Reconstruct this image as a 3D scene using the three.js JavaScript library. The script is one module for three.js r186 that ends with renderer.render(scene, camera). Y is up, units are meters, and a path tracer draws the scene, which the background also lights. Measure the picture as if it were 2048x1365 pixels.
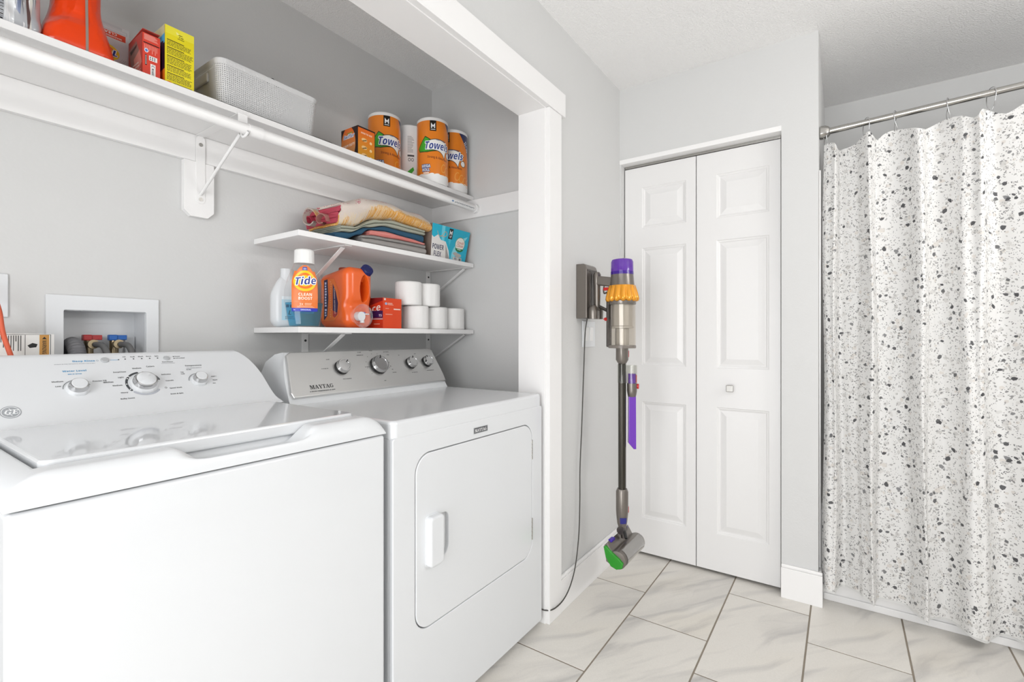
import * as THREE from 'three';
import { RoundedBoxGeometry } from 'three/addons/geometries/RoundedBoxGeometry.js';
import { mergeGeometries, mergeVertices, toCreasedNormals } from 'three/addons/utils/BufferGeometryUtils.js';
import { RectAreaLightUniformsLib } from 'three/addons/lights/RectAreaLightUniformsLib.js';

// ---------------------------------------------------------------- camera, light, exposure
const scene = new THREE.Scene();
scene.background = new THREE.Color(0x000000);
const camera = new THREE.PerspectiveCamera(70.79, 2048 / 1365, 0.05, 40);
camera.position.set(0, 1.15, 0);
{
  const yaw = THREE.MathUtils.degToRad(34.59);
  camera.lookAt(Math.cos(yaw), 1.15, -Math.sin(yaw));
  camera.setViewOffset(2048, 1365, 0, 9, 2048, 1365);
}
const renderer = new THREE.WebGLRenderer({ antialias: true });
renderer.toneMapping = THREE.LinearToneMapping;
renderer.toneMappingExposure = 0.435;
renderer.shadowMap.enabled = true;
RectAreaLightUniformsLib.init();
const LIGHT = { vanity: 1.6, left: 10.5 };       // vanity globes on the rear wall, glazed door in the left wall
const TINT = { vanity: new THREE.Color(1, 0.99, 0.98), left: new THREE.Color(0.98, 0.988, 1) };

// ---------------------------------------------------------------- helpers
const V2 = (x, y) => new THREE.Vector2(x, y), V3 = (x, y, z) => new THREE.Vector3(x, y, z);
let seed = 20240611;
const rnd = () => { seed = (seed * 1664525 + 1013904223) >>> 0; return seed / 4294967296; };
const taken = new Map();
function numbered(n) { const k = taken.get(n) || 0; taken.set(n, k + 1); return k ? `${n}_${String(k).padStart(3, '0')}` : n; }
function mesh(name, geo, mat, parent) {
  if (Array.isArray(geo)) geo = merged(geo);
  const m = new THREE.Mesh(geo, mat);
  m.castShadow = m.receiveShadow = true;
  m.name = parent ? name : numbered(name);
  (parent || scene).add(m);
  return m;
}
function merged(list) {
  return mergeGeometries(list.map((g) => {
    g = g.index ? g.toNonIndexed() : g;
    for (const k of Object.keys(g.attributes)) if (!['position', 'normal', 'uv'].includes(k)) g.deleteAttribute(k);
    return g;
  }));
}
function thing(name, label, category, group) {
  const o = new THREE.Group();
  o.name = numbered(name); scene.add(o);
  o.userData = { label, category };
  if (group) o.userData.group = group;
  return o;
}
function tag(o, label, category, group) { o.userData = { label, category }; if (group) o.userData.group = group; return o; }
function struct(o) { o.userData.kind = 'structure'; return o; }
function place(o, x, y, z, turn = 0) {            // parts are built in world coordinates, then hung on a base point
  for (const c of o.children) c.position.sub(V3(x, y, z));
  o.position.set(x, y, z); o.rotation.y = turn;
  return o;
}
function boxUV(g, s = 1) {                        // uv in metres from the dominant axis
  const p = g.attributes.position, n = g.attributes.normal, uv = new Float32Array(p.count * 2);
  for (let i = 0; i < p.count; i++) {
    const ax = Math.abs(n.getX(i)), ay = Math.abs(n.getY(i)), az = Math.abs(n.getZ(i));
    const [a, b] = ax > ay && ax > az ? [p.getZ(i), p.getY(i)] : ay > az ? [p.getX(i), p.getZ(i)] : [p.getX(i), p.getY(i)];
    uv[2 * i] = a * s; uv[2 * i + 1] = b * s;
  }
  g.setAttribute('uv', new THREE.BufferAttribute(uv, 2));
  return g;
}
function bx(x0, x1, y0, y1, z0, z1, r = 0.0015, seg = 2) {
  const w = x1 - x0, h = y1 - y0, d = z1 - z0;
  const g = r > 0 ? new RoundedBoxGeometry(w, h, d, seg, Math.min(r, w / 2.01, h / 2.01, d / 2.01)) : new THREE.BoxGeometry(w, h, d);
  g.translate((x0 + x1) / 2, (y0 + y1) / 2, (z0 + z1) / 2);
  return boxUV(g);
}
function rotAbout(g, axis, ang, c) { g.translate(-c[0], -c[1], -c[2]); g['rotate' + axis](ang); g.translate(...c); return g; }
function tube(pts, r, seg = 48, rad = 10, closed = false) {
  return new THREE.TubeGeometry(new THREE.CatmullRomCurve3(pts.map((p) => V3(...p)), closed, 'centripetal'), seg, r, rad, closed);
}
function bar(a, b, r, rad = 12) {                 // straight round bar with closed ends
  const A = V3(...a), B = V3(...b), g = new THREE.CylinderGeometry(r, r, A.distanceTo(B), rad);
  g.applyQuaternion(new THREE.Quaternion().setFromUnitVectors(V3(0, 1, 0), B.clone().sub(A).normalize()));
  g.translate((A.x + B.x) / 2, (A.y + B.y) / 2, (A.z + B.z) / 2);
  return g;
}
function flat(a, b, w, t, side) {                 // flat strip from a to b; side = direction of its width
  const A = V3(...a), B = V3(...b), y = B.clone().sub(A).normalize(), x = V3(...side).normalize(), z = x.clone().cross(y);
  const g = new RoundedBoxGeometry(w, A.distanceTo(B), t, 2, Math.min(t, w) / 2.2);
  g.applyMatrix4(new THREE.Matrix4().makeBasis(x, y, z));
  g.translate((A.x + B.x) / 2, (A.y + B.y) / 2, (A.z + B.z) / 2);
  return g;
}
function lathe(pts, x, z, seg = 48, sx = 1, sz = 1) {
  const g = new THREE.LatheGeometry(pts.map((p) => V2(p[0], p[1])), seg);
  g.scale(sx, 1, sz); g.translate(x, 0, z);
  return crease(g, 0.6);
}
function crease(g, a = 0.6) { if (g.attributes.normal) g.deleteAttribute('normal'); return toCreasedNormals(mergeVertices(g), a); }
function grid(rows, opt = {}) {                   // rows of equal-length Vector3 lists -> surface
  const n = rows[0].length, pos = [], uv = [], idx = [];
  rows.forEach((r, i) => r.forEach((p, j) => { pos.push(p.x, p.y, p.z); const t = opt.uv ? opt.uv(i, j, p) : [j / (n - 1), i / (rows.length - 1)]; uv.push(t[0], t[1]); }));
  for (let i = 0; i < rows.length - 1; i++) for (let j = 0; j < n - 1; j++) {
    const a = i * n + j, b = a + 1, c = a + n, d = c + 1;
    opt.flip ? idx.push(a, c, b, b, c, d) : idx.push(a, b, c, b, d, c);
  }
  const g = new THREE.BufferGeometry();
  g.setAttribute('position', new THREE.Float32BufferAttribute(pos, 3));
  g.setAttribute('uv', new THREE.Float32BufferAttribute(uv, 2));
  g.setIndex(idx); g.computeVertexNormals();
  return g;
}
function loft(rings, opt = {}) {                  // closed rings -> skin with capped ends
  const rows = rings.map((r) => [...r, r[0]]);
  const list = [grid(rows, opt)];
  const cap = (ring, rev) => {
    const c = ring.reduce((a, p) => a.add(p), V3(0, 0, 0)).multiplyScalar(1 / ring.length), pos = [];
    ring.forEach((p, i) => { const q = ring[(i + 1) % ring.length]; for (const v of rev ? [c, q, p] : [c, p, q]) pos.push(v.x, v.y, v.z); });
    const g = new THREE.BufferGeometry();
    g.setAttribute('position', new THREE.Float32BufferAttribute(pos, 3));
    g.setAttribute('uv', new THREE.Float32BufferAttribute(new Float32Array(pos.length / 3 * 2), 2));
    g.computeVertexNormals(); return g;
  };
  if (!opt.open0) list.push(cap(rings[0], opt.flip));
  if (!opt.open1) list.push(cap(rings[rings.length - 1], !opt.flip));
  return merged(list);
}
function rrect(w, d, r, k = 6) {                  // rounded rectangle outline, counter-clockwise in (x, z)
  const out = [];
  for (const [sx, sz, a0] of [[1, 1, 0], [-1, 1, 90], [-1, -1, 180], [1, -1, 270]])
    for (let i = 0; i <= k; i++) { const a = (a0 + 90 * i / k) * Math.PI / 180; out.push([sx * (w / 2 - r) + r * Math.cos(a), sz * (d / 2 - r) + r * Math.sin(a)]); }
  return out;
}
function extr(pts, depth, opt = {}) {             // (x, y) outline pushed along z
  const s = pts instanceof THREE.Shape ? pts : new THREE.Shape(pts.map((p) => V2(...p)));
  const g = new THREE.ExtrudeGeometry(s, { depth, bevelEnabled: !!opt.bevel, bevelSize: opt.bevel || 0, bevelThickness: opt.bevel || 0, bevelOffset: -(opt.bevel || 0), bevelSegments: 3, curveSegments: opt.seg || 16 });
  return g;
}
function rshape(x0, x1, y0, y1, r) {
  const s = new THREE.Shape();
  s.moveTo(x0 + r, y0); s.lineTo(x1 - r, y0); s.absarc(x1 - r, y0 + r, r, -Math.PI / 2, 0); s.lineTo(x1, y1 - r); s.absarc(x1 - r, y1 - r, r, 0, Math.PI / 2);
  s.lineTo(x0 + r, y1); s.absarc(x0 + r, y1 - r, r, Math.PI / 2, Math.PI); s.lineTo(x0, y0 + r); s.absarc(x0 + r, y0 + r, r, Math.PI, Math.PI * 1.5);
  return s;
}
function blob(w, h, d, r, n, fn) {                // finely cut rounded box centred on x, z and standing on y = 0
  const g = new THREE.BoxGeometry(w, h, d, n, n, n), p = g.attributes.position, q = V3();
  for (let i = 0; i < p.count; i++) {
    q.fromBufferAttribute(p, i);
    const c = V3(THREE.MathUtils.clamp(q.x, -w / 2 + r, w / 2 - r), THREE.MathUtils.clamp(q.y, -h / 2 + r, h / 2 - r), THREE.MathUtils.clamp(q.z, -d / 2 + r, d / 2 - r));
    const o = q.clone().sub(c); if (o.lengthSq() > 1e-12) q.copy(c).add(o.setLength(r));
    q.y += h / 2; if (fn) fn(q);
    p.setXYZ(i, q.x, q.y, q.z);
  }
  g.deleteAttribute('normal'); g.deleteAttribute('uv');
  const m = mergeVertices(g, 1e-5); m.computeVertexNormals();
  return boxUV(m);
}
const clamp = THREE.MathUtils.clamp, lerp = THREE.MathUtils.lerp, sst = (x, a, b) => THREE.MathUtils.smoothstep(x, a, b);
// value noise
const perm = Array.from({ length: 4096 }, () => rnd());
const hash = (x, y, z = 0) => perm[(((x * 73856093) ^ (y * 19349663) ^ (z * 83492791)) >>> 0) % 4096];
function noise(x, y, z = 0, wrap = 0) {
  const xi = Math.floor(x), yi = Math.floor(y), zi = Math.floor(z), f = (t) => t * t * (3 - 2 * t), u = f(x - xi), v = f(y - yi), w = f(z - zi);
  const m = (a) => (wrap ? ((a % wrap) + wrap) % wrap : a), H = (i, j, k) => hash(m(xi + i), m(yi + j), zi + k);
  return lerp(lerp(lerp(H(0, 0, 0), H(1, 0, 0), u), lerp(H(0, 1, 0), H(1, 1, 0), u), v), lerp(lerp(H(0, 0, 1), H(1, 0, 1), u), lerp(H(0, 1, 1), H(1, 1, 1), u), v), w);
}
function fbm(x, y, z = 0, o = 4, wrap = 0) { let s = 0, a = 0.5; for (let i = 0; i < o; i++) { s += a * noise(x, y, z + i * 7, wrap); x *= 2; y *= 2; wrap *= 2; a /= 2; } return s; }

// ---------------------------------------------------------------- textures
function dataTex(w, h, fn, srgb) {
  const d = new Uint8Array(w * h * 4);
  for (let y = 0; y < h; y++) for (let x = 0; x < w; x++) { const c = fn(x, y), i = 4 * (y * w + x); d[i] = c[0]; d[i + 1] = c[1]; d[i + 2] = c[2]; d[i + 3] = 255; }
  const t = new THREE.DataTexture(d, w, h);
  t.wrapS = t.wrapT = THREE.RepeatWrapping; t.magFilter = THREE.LinearFilter; t.minFilter = THREE.LinearFilter;
  if (srgb) t.colorSpace = THREE.SRGBColorSpace;
  t.needsUpdate = true; return t;
}
function canvasTex(w, h, draw, opt = {}) {
  const c = document.createElement('canvas'); c.width = w; c.height = h;
  const g = c.getContext('2d'); draw(g, w, h);
  const t = new THREE.CanvasTexture(c); t.colorSpace = THREE.SRGBColorSpace; t.magFilter = THREE.LinearFilter;
  if (opt.repeat) t.wrapS = t.wrapT = THREE.RepeatWrapping;
  return t;
}
function txt(g, s, x, y, size, color, opt = {}) {
  g.save(); g.translate(x, y); if (opt.rot) g.rotate(opt.rot); if (opt.sx || opt.sy) g.scale(opt.sx || 1, opt.sy || 1);
  g.font = `${opt.italic ? 'italic ' : ''}${opt.bold === false ? '' : 'bold '}${size}px ${opt.font || 'sans-serif'}`;
  g.textAlign = opt.align || 'center'; g.textBaseline = 'middle'; g.fillStyle = color;
  if (opt.stroke) { g.strokeStyle = opt.stroke; g.lineWidth = opt.lw || 4; g.lineJoin = 'round'; g.strokeText(s, 0, 0); }
  g.fillText(s, 0, 0); g.restore();
}
function marks(g, c, x, y, w, h, vertical) {      // print too small to read: a row of letter-sized blocks
  const L = vertical ? h : w, T = vertical ? w : h; let p = 0; while (p < L - T * 0.4) { const k = T * (0.35 + 0.45 * rnd()); rect(g, c, vertical ? x : x + p, vertical ? y + p : y, vertical ? w * (0.7 + 0.3 * rnd()) : k, vertical ? k : h * (0.7 + 0.3 * rnd())); p += k + T * (rnd() < 0.15 ? 0.7 : 0.25); }
}
const rect = (g, c, x, y, w, h) => { g.fillStyle = c; g.fillRect(x, y, w, h); };
function lines(g, c, x, y, w, n, gap, hgt = 3, jag = 0.4) { for (let i = 0; i < n; i++) rect(g, c, x, y + i * gap, w * (1 - jag * rnd()), hgt); }
function poly(g, c, pts, stroke, lw) { g.beginPath(); pts.forEach((p, i) => (i ? g.lineTo(...p) : g.moveTo(...p))); g.closePath(); if (c) { g.fillStyle = c; g.fill(); } if (stroke) { g.strokeStyle = stroke; g.lineWidth = lw || 3; g.stroke(); } }
function ell(g, c, x, y, rx, ry, stroke, lw) { g.beginPath(); g.ellipse(x, y, rx, ry, 0, 0, 7); if (c) { g.fillStyle = c; g.fill(); } if (stroke) { g.strokeStyle = stroke; g.lineWidth = lw; g.stroke(); } }
const orangePeel = dataTex(256, 256, (x, y) => { const v = 255 * (0.6 * fbm(x / 8, y / 8, 0, 2, 32) + 0.4 * fbm(x / 32, y / 32, 3, 2, 8)); return [v, v, v]; });
const popcorn = dataTex(512, 512, (x, y) => { const v = 255 * clamp(1.7 * (fbm(x / 8, y / 8, 5, 3, 64) - 0.25), 0, 1); return [v, v, v]; });
const terry = dataTex(256, 256, (x, y) => { const v = 255 * fbm(x / 4, y / 4, 9, 2, 64); return [v, v, v]; });
const brushed = dataTex(512, 512, (x, y) => { const v = 110 + 110 * noise(x / 90, y * 0.9, 2) * 0.9 + 30 * noise(x / 20, y, 5); return [v, v, v]; });
const rep = (t, a, b = a) => { const c = t.clone(); c.repeat.set(a, b); c.wrapS = c.wrapT = THREE.RepeatWrapping; c.needsUpdate = true; return c; };

// ---------------------------------------------------------------- materials
const M = (color, rough = 0.5, o = {}) => new THREE.MeshStandardMaterial({ color, roughness: rough, ...o });
const P = (color, rough = 0.5, o = {}) => new THREE.MeshPhysicalMaterial({ color, roughness: rough, ...o });
const wallPaint = M(0xd8d8d7, 0.72, { bumpMap: rep(orangePeel, 5), bumpScale: 0.0006 });
const ceilPaint = M(0xf6f5f4, 0.9, { bumpMap: rep(popcorn, 4), bumpScale: 0.0016 });
const trimPaint = M(0xf6f5f4, 0.38, { bumpMap: rep(orangePeel, 3), bumpScale: 0.0002 });
const doorPaint = M(0xecebea, 0.36);
const enamel = P(0xe3e5e7, 0.22, { clearcoat: 0.5, clearcoatRoughness: 0.1 });
const whitePlastic = P(0xe3e5e7, 0.28);
const lidGloss = P(0xe3e5e7, 0.12, { clearcoat: 0.8, clearcoatRoughness: 0.04 });
const chrome = M(0xc9c9ca, 0.1, { metalness: 1 });
const steel = M(0xd9d9d8, 0.4, { metalness: 1, bumpMap: rep(brushed, 2, 3), bumpScale: 0.00012 });
const steelKnob = M(0xd2d2d2, 0.2, { metalness: 1 });
const nickel = M(0xb4b2ae, 0.24, { metalness: 1 });
const blackMat = M(0x121212, 0.45), darkGrey = M(0x3a3a3b, 0.5);
const whiteMetal = M(0xf5f4f3, 0.35);
const paper = M(0xf4f3f1, 0.9), card = M(0x9c8571, 0.9);
const gunmetal = M(0x7d7771, 0.3, { metalness: 0.65 });
const gunDark = M(0x55504d, 0.28, { metalness: 0.7 });
const wandMetal = M(0x48453f, 0.22, { metalness: 0.8 });
const goldPlastic = P(0xe59a14, 0.25, { metalness: 0.35, clearcoat: 0.6 });
const purple = P(0x6b2fb0, 0.16, { clearcoat: 0.5 });
const purpleClear = P(0x8a4fd0, 0.08, { transmission: 0.55, thickness: 0 });
const clearPlastic = P(0xf4f4f2, 0.04, { transmission: 1, thickness: 0, ior: 1.45 });
const smokeClear = P(0xf0ece6, 0.05, { transmission: 1, thickness: 0, ior: 1.45 });
const redPlastic = P(0xc8201c, 0.3);
const T = (tex, rough = 0.5, o = {}) => new THREE.MeshStandardMaterial({ map: tex, roughness: rough, ...o });
const TP = (tex, rough = 0.4) => new THREE.MeshStandardMaterial({ map: tex, roughness: rough, transparent: true });
function plane(w, h, c, rot = [0, 0, 0]) { const g = new THREE.PlaneGeometry(w, h); if (rot[0]) g.rotateX(rot[0]); if (rot[1]) g.rotateY(rot[1]); g.translate(...c); return g; }

// ---------------------------------------------------------------- dimensions of the room (metres)
const CEIL = 2.46, ZF = -0.98, ZB = -1.805, XW = 1.865, XB = 2.432, XDOOR = 2.475, ZE = -0.087, XT = 2.512, XTB = 3.28;
const XCL = -0.9, LW = [-0.86, 0.84, 0.001, 2.05];
const XL = -1.2, ZR = 1.55, OPL = -0.8, OPR = 1.655, OPH = 2.066;

// floor: grout bed with stone tiles laid in thirds
{
  const grout = M(0x8d8376, 0.9, { bumpMap: rep(orangePeel, 8), bumpScale: 0.0006 });
  const floor = struct(mesh('floor', bx(XL - 0.1, XTB + 0.1, -0.1, -0.0014, ZB - 0.12, ZR + 0.1, 0), grout));
  const stone = [0, 1, 2, 3].map((k) => dataTex(512, 256, (px, py) => {
    const x = px / 512 * 0.614 + k * 3.1, z = py / 256 * 0.306 + k * 1.7, a = 0.62;
    const s = x * Math.cos(a) + z * Math.sin(a), t = -x * Math.sin(a) + z * Math.cos(a);   // s runs along the veins
    const w = fbm(x * 4, z * 4, k, 3) - 0.45;
    const broad = fbm(s * 1.7 + w * 0.6, t * 10 + w * 1.3, 11 + k, 3), fine = fbm(s * 4 + w, t * 34 + w * 2.4, 23 + k, 4);
    let v = clamp((broad - 0.44) * 2.4, 0, 1) * 0.6 + clamp((fine - 0.48) * 3, 0, 1) * 0.5;
    const vein = Math.pow(1 - clamp(Math.abs(fbm(s * 2.2, t * 13 + w * 2, 41 + k, 3) - 0.46) * 15, 0, 1), 3) * clamp(broad * 2 - 0.6, 0, 1);
    v = clamp(v + vein * 0.28, 0, 1);
    const tan = clamp((fbm(s * 3, t * 7, 60 + k, 2) - 0.4) * 2, 0, 1), g = 6 * (noise(px / 2, py / 2, 3) - 0.5);
    return [226 - 44 * v + g - 2 * tan, 222 - 43 * v + g - 5 * tan, 215 - 39 * v + g - 11 * tan];
  }, true));
  const mats = stone.map((t) => T(t, 0.34, { bumpMap: rep(orangePeel, 2), bumpScale: 0.0001 }));
  const PX = 0.618, PZ = 0.309, gap = 0.0029;
  for (let k = -3; k <= 6; k++) {
    const z1 = -0.731 + k * PZ, z0 = z1 - PZ;
    const xs = 2.116 - 0.206 * (((k % 3) + 3) % 3);
    for (let i = -6; i <= 3; i++) {
      let x0 = xs + i * PX, x1 = x0 + PX;
      const a = Math.max(x0, XL), b = Math.min(x1, k <= -1 ? XB + 0.1 : XT + 0.02), c = Math.max(z0, ZF - 0.12), d = Math.min(z1, ZR);
      if (b - a < 0.02 || d - c < 0.02) continue;
      const g = new RoundedBoxGeometry(b - a - 2 * gap, 0.009, d - c - 2 * gap, 1, 0.0012);
      g.translate((a + b) / 2, -0.0045, (c + d) / 2);
      const p = g.attributes.position, uv = g.attributes.uv;
      for (let j = 0; j < p.count; j++) uv.setXY(j, (p.getX(j) - x0) / PX, (p.getZ(j) - z0) / PZ);
      mesh('tile', g, mats[Math.floor(rnd() * 4)], floor);
    }
  }
}
struct(mesh('ceiling', bx(XL - 0.1, XTB + 0.1, CEIL, CEIL + 0.1, ZB - 0.12, ZR + 0.1, 0), ceilPaint));
function wallShape(outline, holes) {
  const s = new THREE.Shape(outline.map((p) => V2(...p)));
  for (const h of holes) s.holes.push(new THREE.Path(h.map((p) => V2(...p))));
  return s;
}
const R4 = (a, b, c, d) => [[a, c], [b, c], [b, d], [a, d]];
// supply box hole in the closet's back wall
const BOX = { x0: 0.393, x1: 0.590, y0: 1.03, y1: 1.227 };
{
  const g = extr(wallShape(R4(XCL - 0.1, XW + 0.1, 0, CEIL), [R4(BOX.x0, BOX.x1, BOX.y0, BOX.y1)]), 0.12); g.translate(0, 0, ZB - 0.12);
  struct(mesh('wall_closet_back', boxUV(g), wallPaint));
  struct(mesh('wall_closet_right', bx(XW, XW + 0.1, 0, CEIL, ZB, ZF - 0.115, 0), wallPaint));
  struct(mesh('wall_closet_left', bx(XCL - 0.1, XCL, 0, CEIL, ZB, ZF - 0.115, 0), wallPaint));
  const f = extr(wallShape([[XL - 0.1, 0], [OPL - 0.018, 0], [OPL - 0.018, OPH + 0.018], [OPR + 0.018, OPH + 0.018], [OPR + 0.018, 0], [XTB + 0.1, 0], [XTB + 0.1, CEIL], [XL - 0.1, CEIL]], []), 0.115);
  f.translate(0, 0, ZF - 0.115);
  struct(mesh('wall_laundry', boxUV(f), wallPaint));
  // wall with the bifold opening: built in (z, y), pushed along x
  const b = extr(wallShape([[ZF, 0], [ZF + 0.008, 0], [ZF + 0.008, 2.085], [-0.226, 2.085], [-0.226, 0], [ZE, 0], [ZE, CEIL], [ZF, CEIL]], []), 0.1);
  b.rotateY(-Math.PI / 2); b.translate(XB + 0.1, 0, 0);
  struct(mesh('wall_bifold', boxUV(b), wallPaint));
  struct(mesh('wall_alcove_end', bx(XB + 0.1, XTB, 0, CEIL, ZE - 0.1, ZE, 0), wallPaint));
  struct(mesh('wall_alcove_back', bx(XTB, XTB + 0.1, 0, CEIL, ZF, ZR, 0), wallPaint));
  const r = extr(wallShape(R4(XL - 0.1, XTB + 0.1, 0, CEIL), []), 0.1); r.translate(0, 0, ZR);
  struct(mesh('wall_rear', boxUV(r), wallPaint));
  const lw = extr(wallShape(R4(ZF, ZR, 0, CEIL), [R4(...LW)]), 0.1); lw.rotateY(-Math.PI / 2); lw.translate(XL, 0, 0);
  struct(mesh('wall_left', boxUV(lw), wallPaint));
}
// closet opening: jambs, stop edge, casings
{
  const t = struct(thing('trim_1', 'white painted jamb and casing boards around the laundry closet opening', 'door trim'));
  for (const [x0, x1] of [[OPR, OPR + 0.018], [OPL - 0.018, OPL]]) mesh('side_jamb', bx(x0, x1, 0, OPH + 0.018, -1.109, ZF, 0.001), trimPaint, t);
  mesh('head_jamb', bx(OPL, OPR, OPH, OPH + 0.018, -1.109, ZF, 0.001), trimPaint, t);
  mesh('side_casing', bx(OPR + 0.005, OPR + 0.105, 0, OPH + 0.002, ZF, ZF + 0.017, 0.0015), trimPaint, t);
  mesh('side_casing', bx(OPL - 0.105, OPL - 0.005, 0, OPH + 0.002, ZF, ZF + 0.017, 0.0015), trimPaint, t);
  mesh('head_casing', bx(OPL - 0.13, OPR + 0.133, OPH + 0.003, OPH + 0.098, ZF, ZF + 0.021, 0.0015), trimPaint, t);
  place(t, OPR, 0, ZF);
}
function baseboard(name, x0, x1, z0, z1, bev) {
  const g = [bx(x0, x1, 0, 0.132, z0, z1, 0.001)];
  const [ax, bX, az, bz] = bev;
  g.push(bx(x0 + ax, x1 - bX, 0.132, 0.146, z0 + az, z1 - bz, 0.004));
  return struct(mesh(name, g, trimPaint));
}
baseboard('baseboard_laundry', OPR + 0.105, XB, ZF, ZF + 0.015, [0, 0, 0, 0.003]);
baseboard('baseboard_bifold', XB - 0.015, XB, -0.226, ZE + 0.015, [0.003, 0, 0, 0]);
baseboard('baseboard_alcove', XB, XT - 0.001, ZE, ZE + 0.015, [0, 0, 0, 0.003]);
baseboard('baseboard_left', XL, XL + 0.015, ZF, LW[0], [0, 0.003, 0, 0]);
baseboard('baseboard_rear', XL, XT, ZR - 0.015, ZR, [0, 0, 0.003, 0]);

// ---------------------------------------------------------------- bifold door
{
  const d = struct(thing('door_1', 'white two-leaf bifold closet door with six raised panels', 'door'));
  const face = (z0, z1, y0, y1, x) => [V3(x, y0, z0), V3(x, y0, z1), V3(x, y1, z1), V3(x, y1, z0)];
  const insetRect = (r, k) => [r[0] + k, r[1] - k, r[2] + k, r[3] - k];
  function leaf(z0, z1, knobZ) {
    const l = new THREE.Group(); l.name = 'leaf'; d.add(l);
    const panels = [[1.722, 1.935], [0.997, 1.616], [0.195, 0.808]].map(([a, b]) => [z0 + 0.094, z0 + 0.094 + 0.226, a, b]);
    // stile and rail slab with three openings, front facing -x
    const s = wallShape(R4(z0 + 0.0015, z1 - 0.0015, 0.014, 2.044), panels.map((r) => R4(...r)));
    const g = extr(s, 0.034); g.rotateY(-Math.PI / 2); g.translate(XDOOR + 0.034, 0, 0);
    mesh('stile_frame', boxUV(g), doorPaint, l);
    for (const r of panels) {
      const steps = [[0, 0], [0.004, 0.0035], [0.008, 0.0042], [0.014, 0.0085], [0.018, 0.0085], [0.042, 0.0018], [0.044, 0.0012]];
      const rings = steps.map(([k, dep]) => face(...insetRect(r, k), XDOOR + dep));
      const rows = rings.map((q) => [...q, q[0]]);
      const gg = crease(grid(rows, { flip: false }), 0.25);
      const inner = rings[rings.length - 1], cap = grid([[inner[0], inner[1]], [inner[3], inner[2]]], { flip: false });
      const back = bx(XDOOR + 0.011, XDOOR + 0.03, r[2], r[3], r[0], r[1], 0);
      mesh('panel', [gg, cap, back], doorPaint, l);
    }
    if (knobZ !== undefined) {
      const k = mesh('knob', [bx(XDOOR - 0.026, XDOOR - 0.017, 0.887, 0.919, knobZ - 0.016, knobZ + 0.016, 0.003), bar([XDOOR - 0.02, 0.903, knobZ], [XDOOR, 0.903, knobZ], 0.006)], nickel, l);
      k.userData.label = 'small square brushed nickel knob';
    }
    return l;
  }
  leaf(-0.968, -0.5995); leaf(-0.5985, -0.231, -0.442);
  mesh('head_trim', bx(XB - 0.006, XDOOR + 0.03, 2.062, 2.085, ZF + 0.001, -0.226, 0.001), trimPaint, d);
  mesh('track', bx(XDOOR + 0.004, XDOOR + 0.03, 2.049, 2.062, ZF + 0.01, -0.232, 0.001), nickel, d);
  place(d, XDOOR, 0, -0.6);
  for (const c of d.children) if (c.isGroup) { c.position.set(0, 0, 0); for (const m of c.children) m.position.sub(V3(XDOOR, 0, -0.6)); }
}

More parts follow.
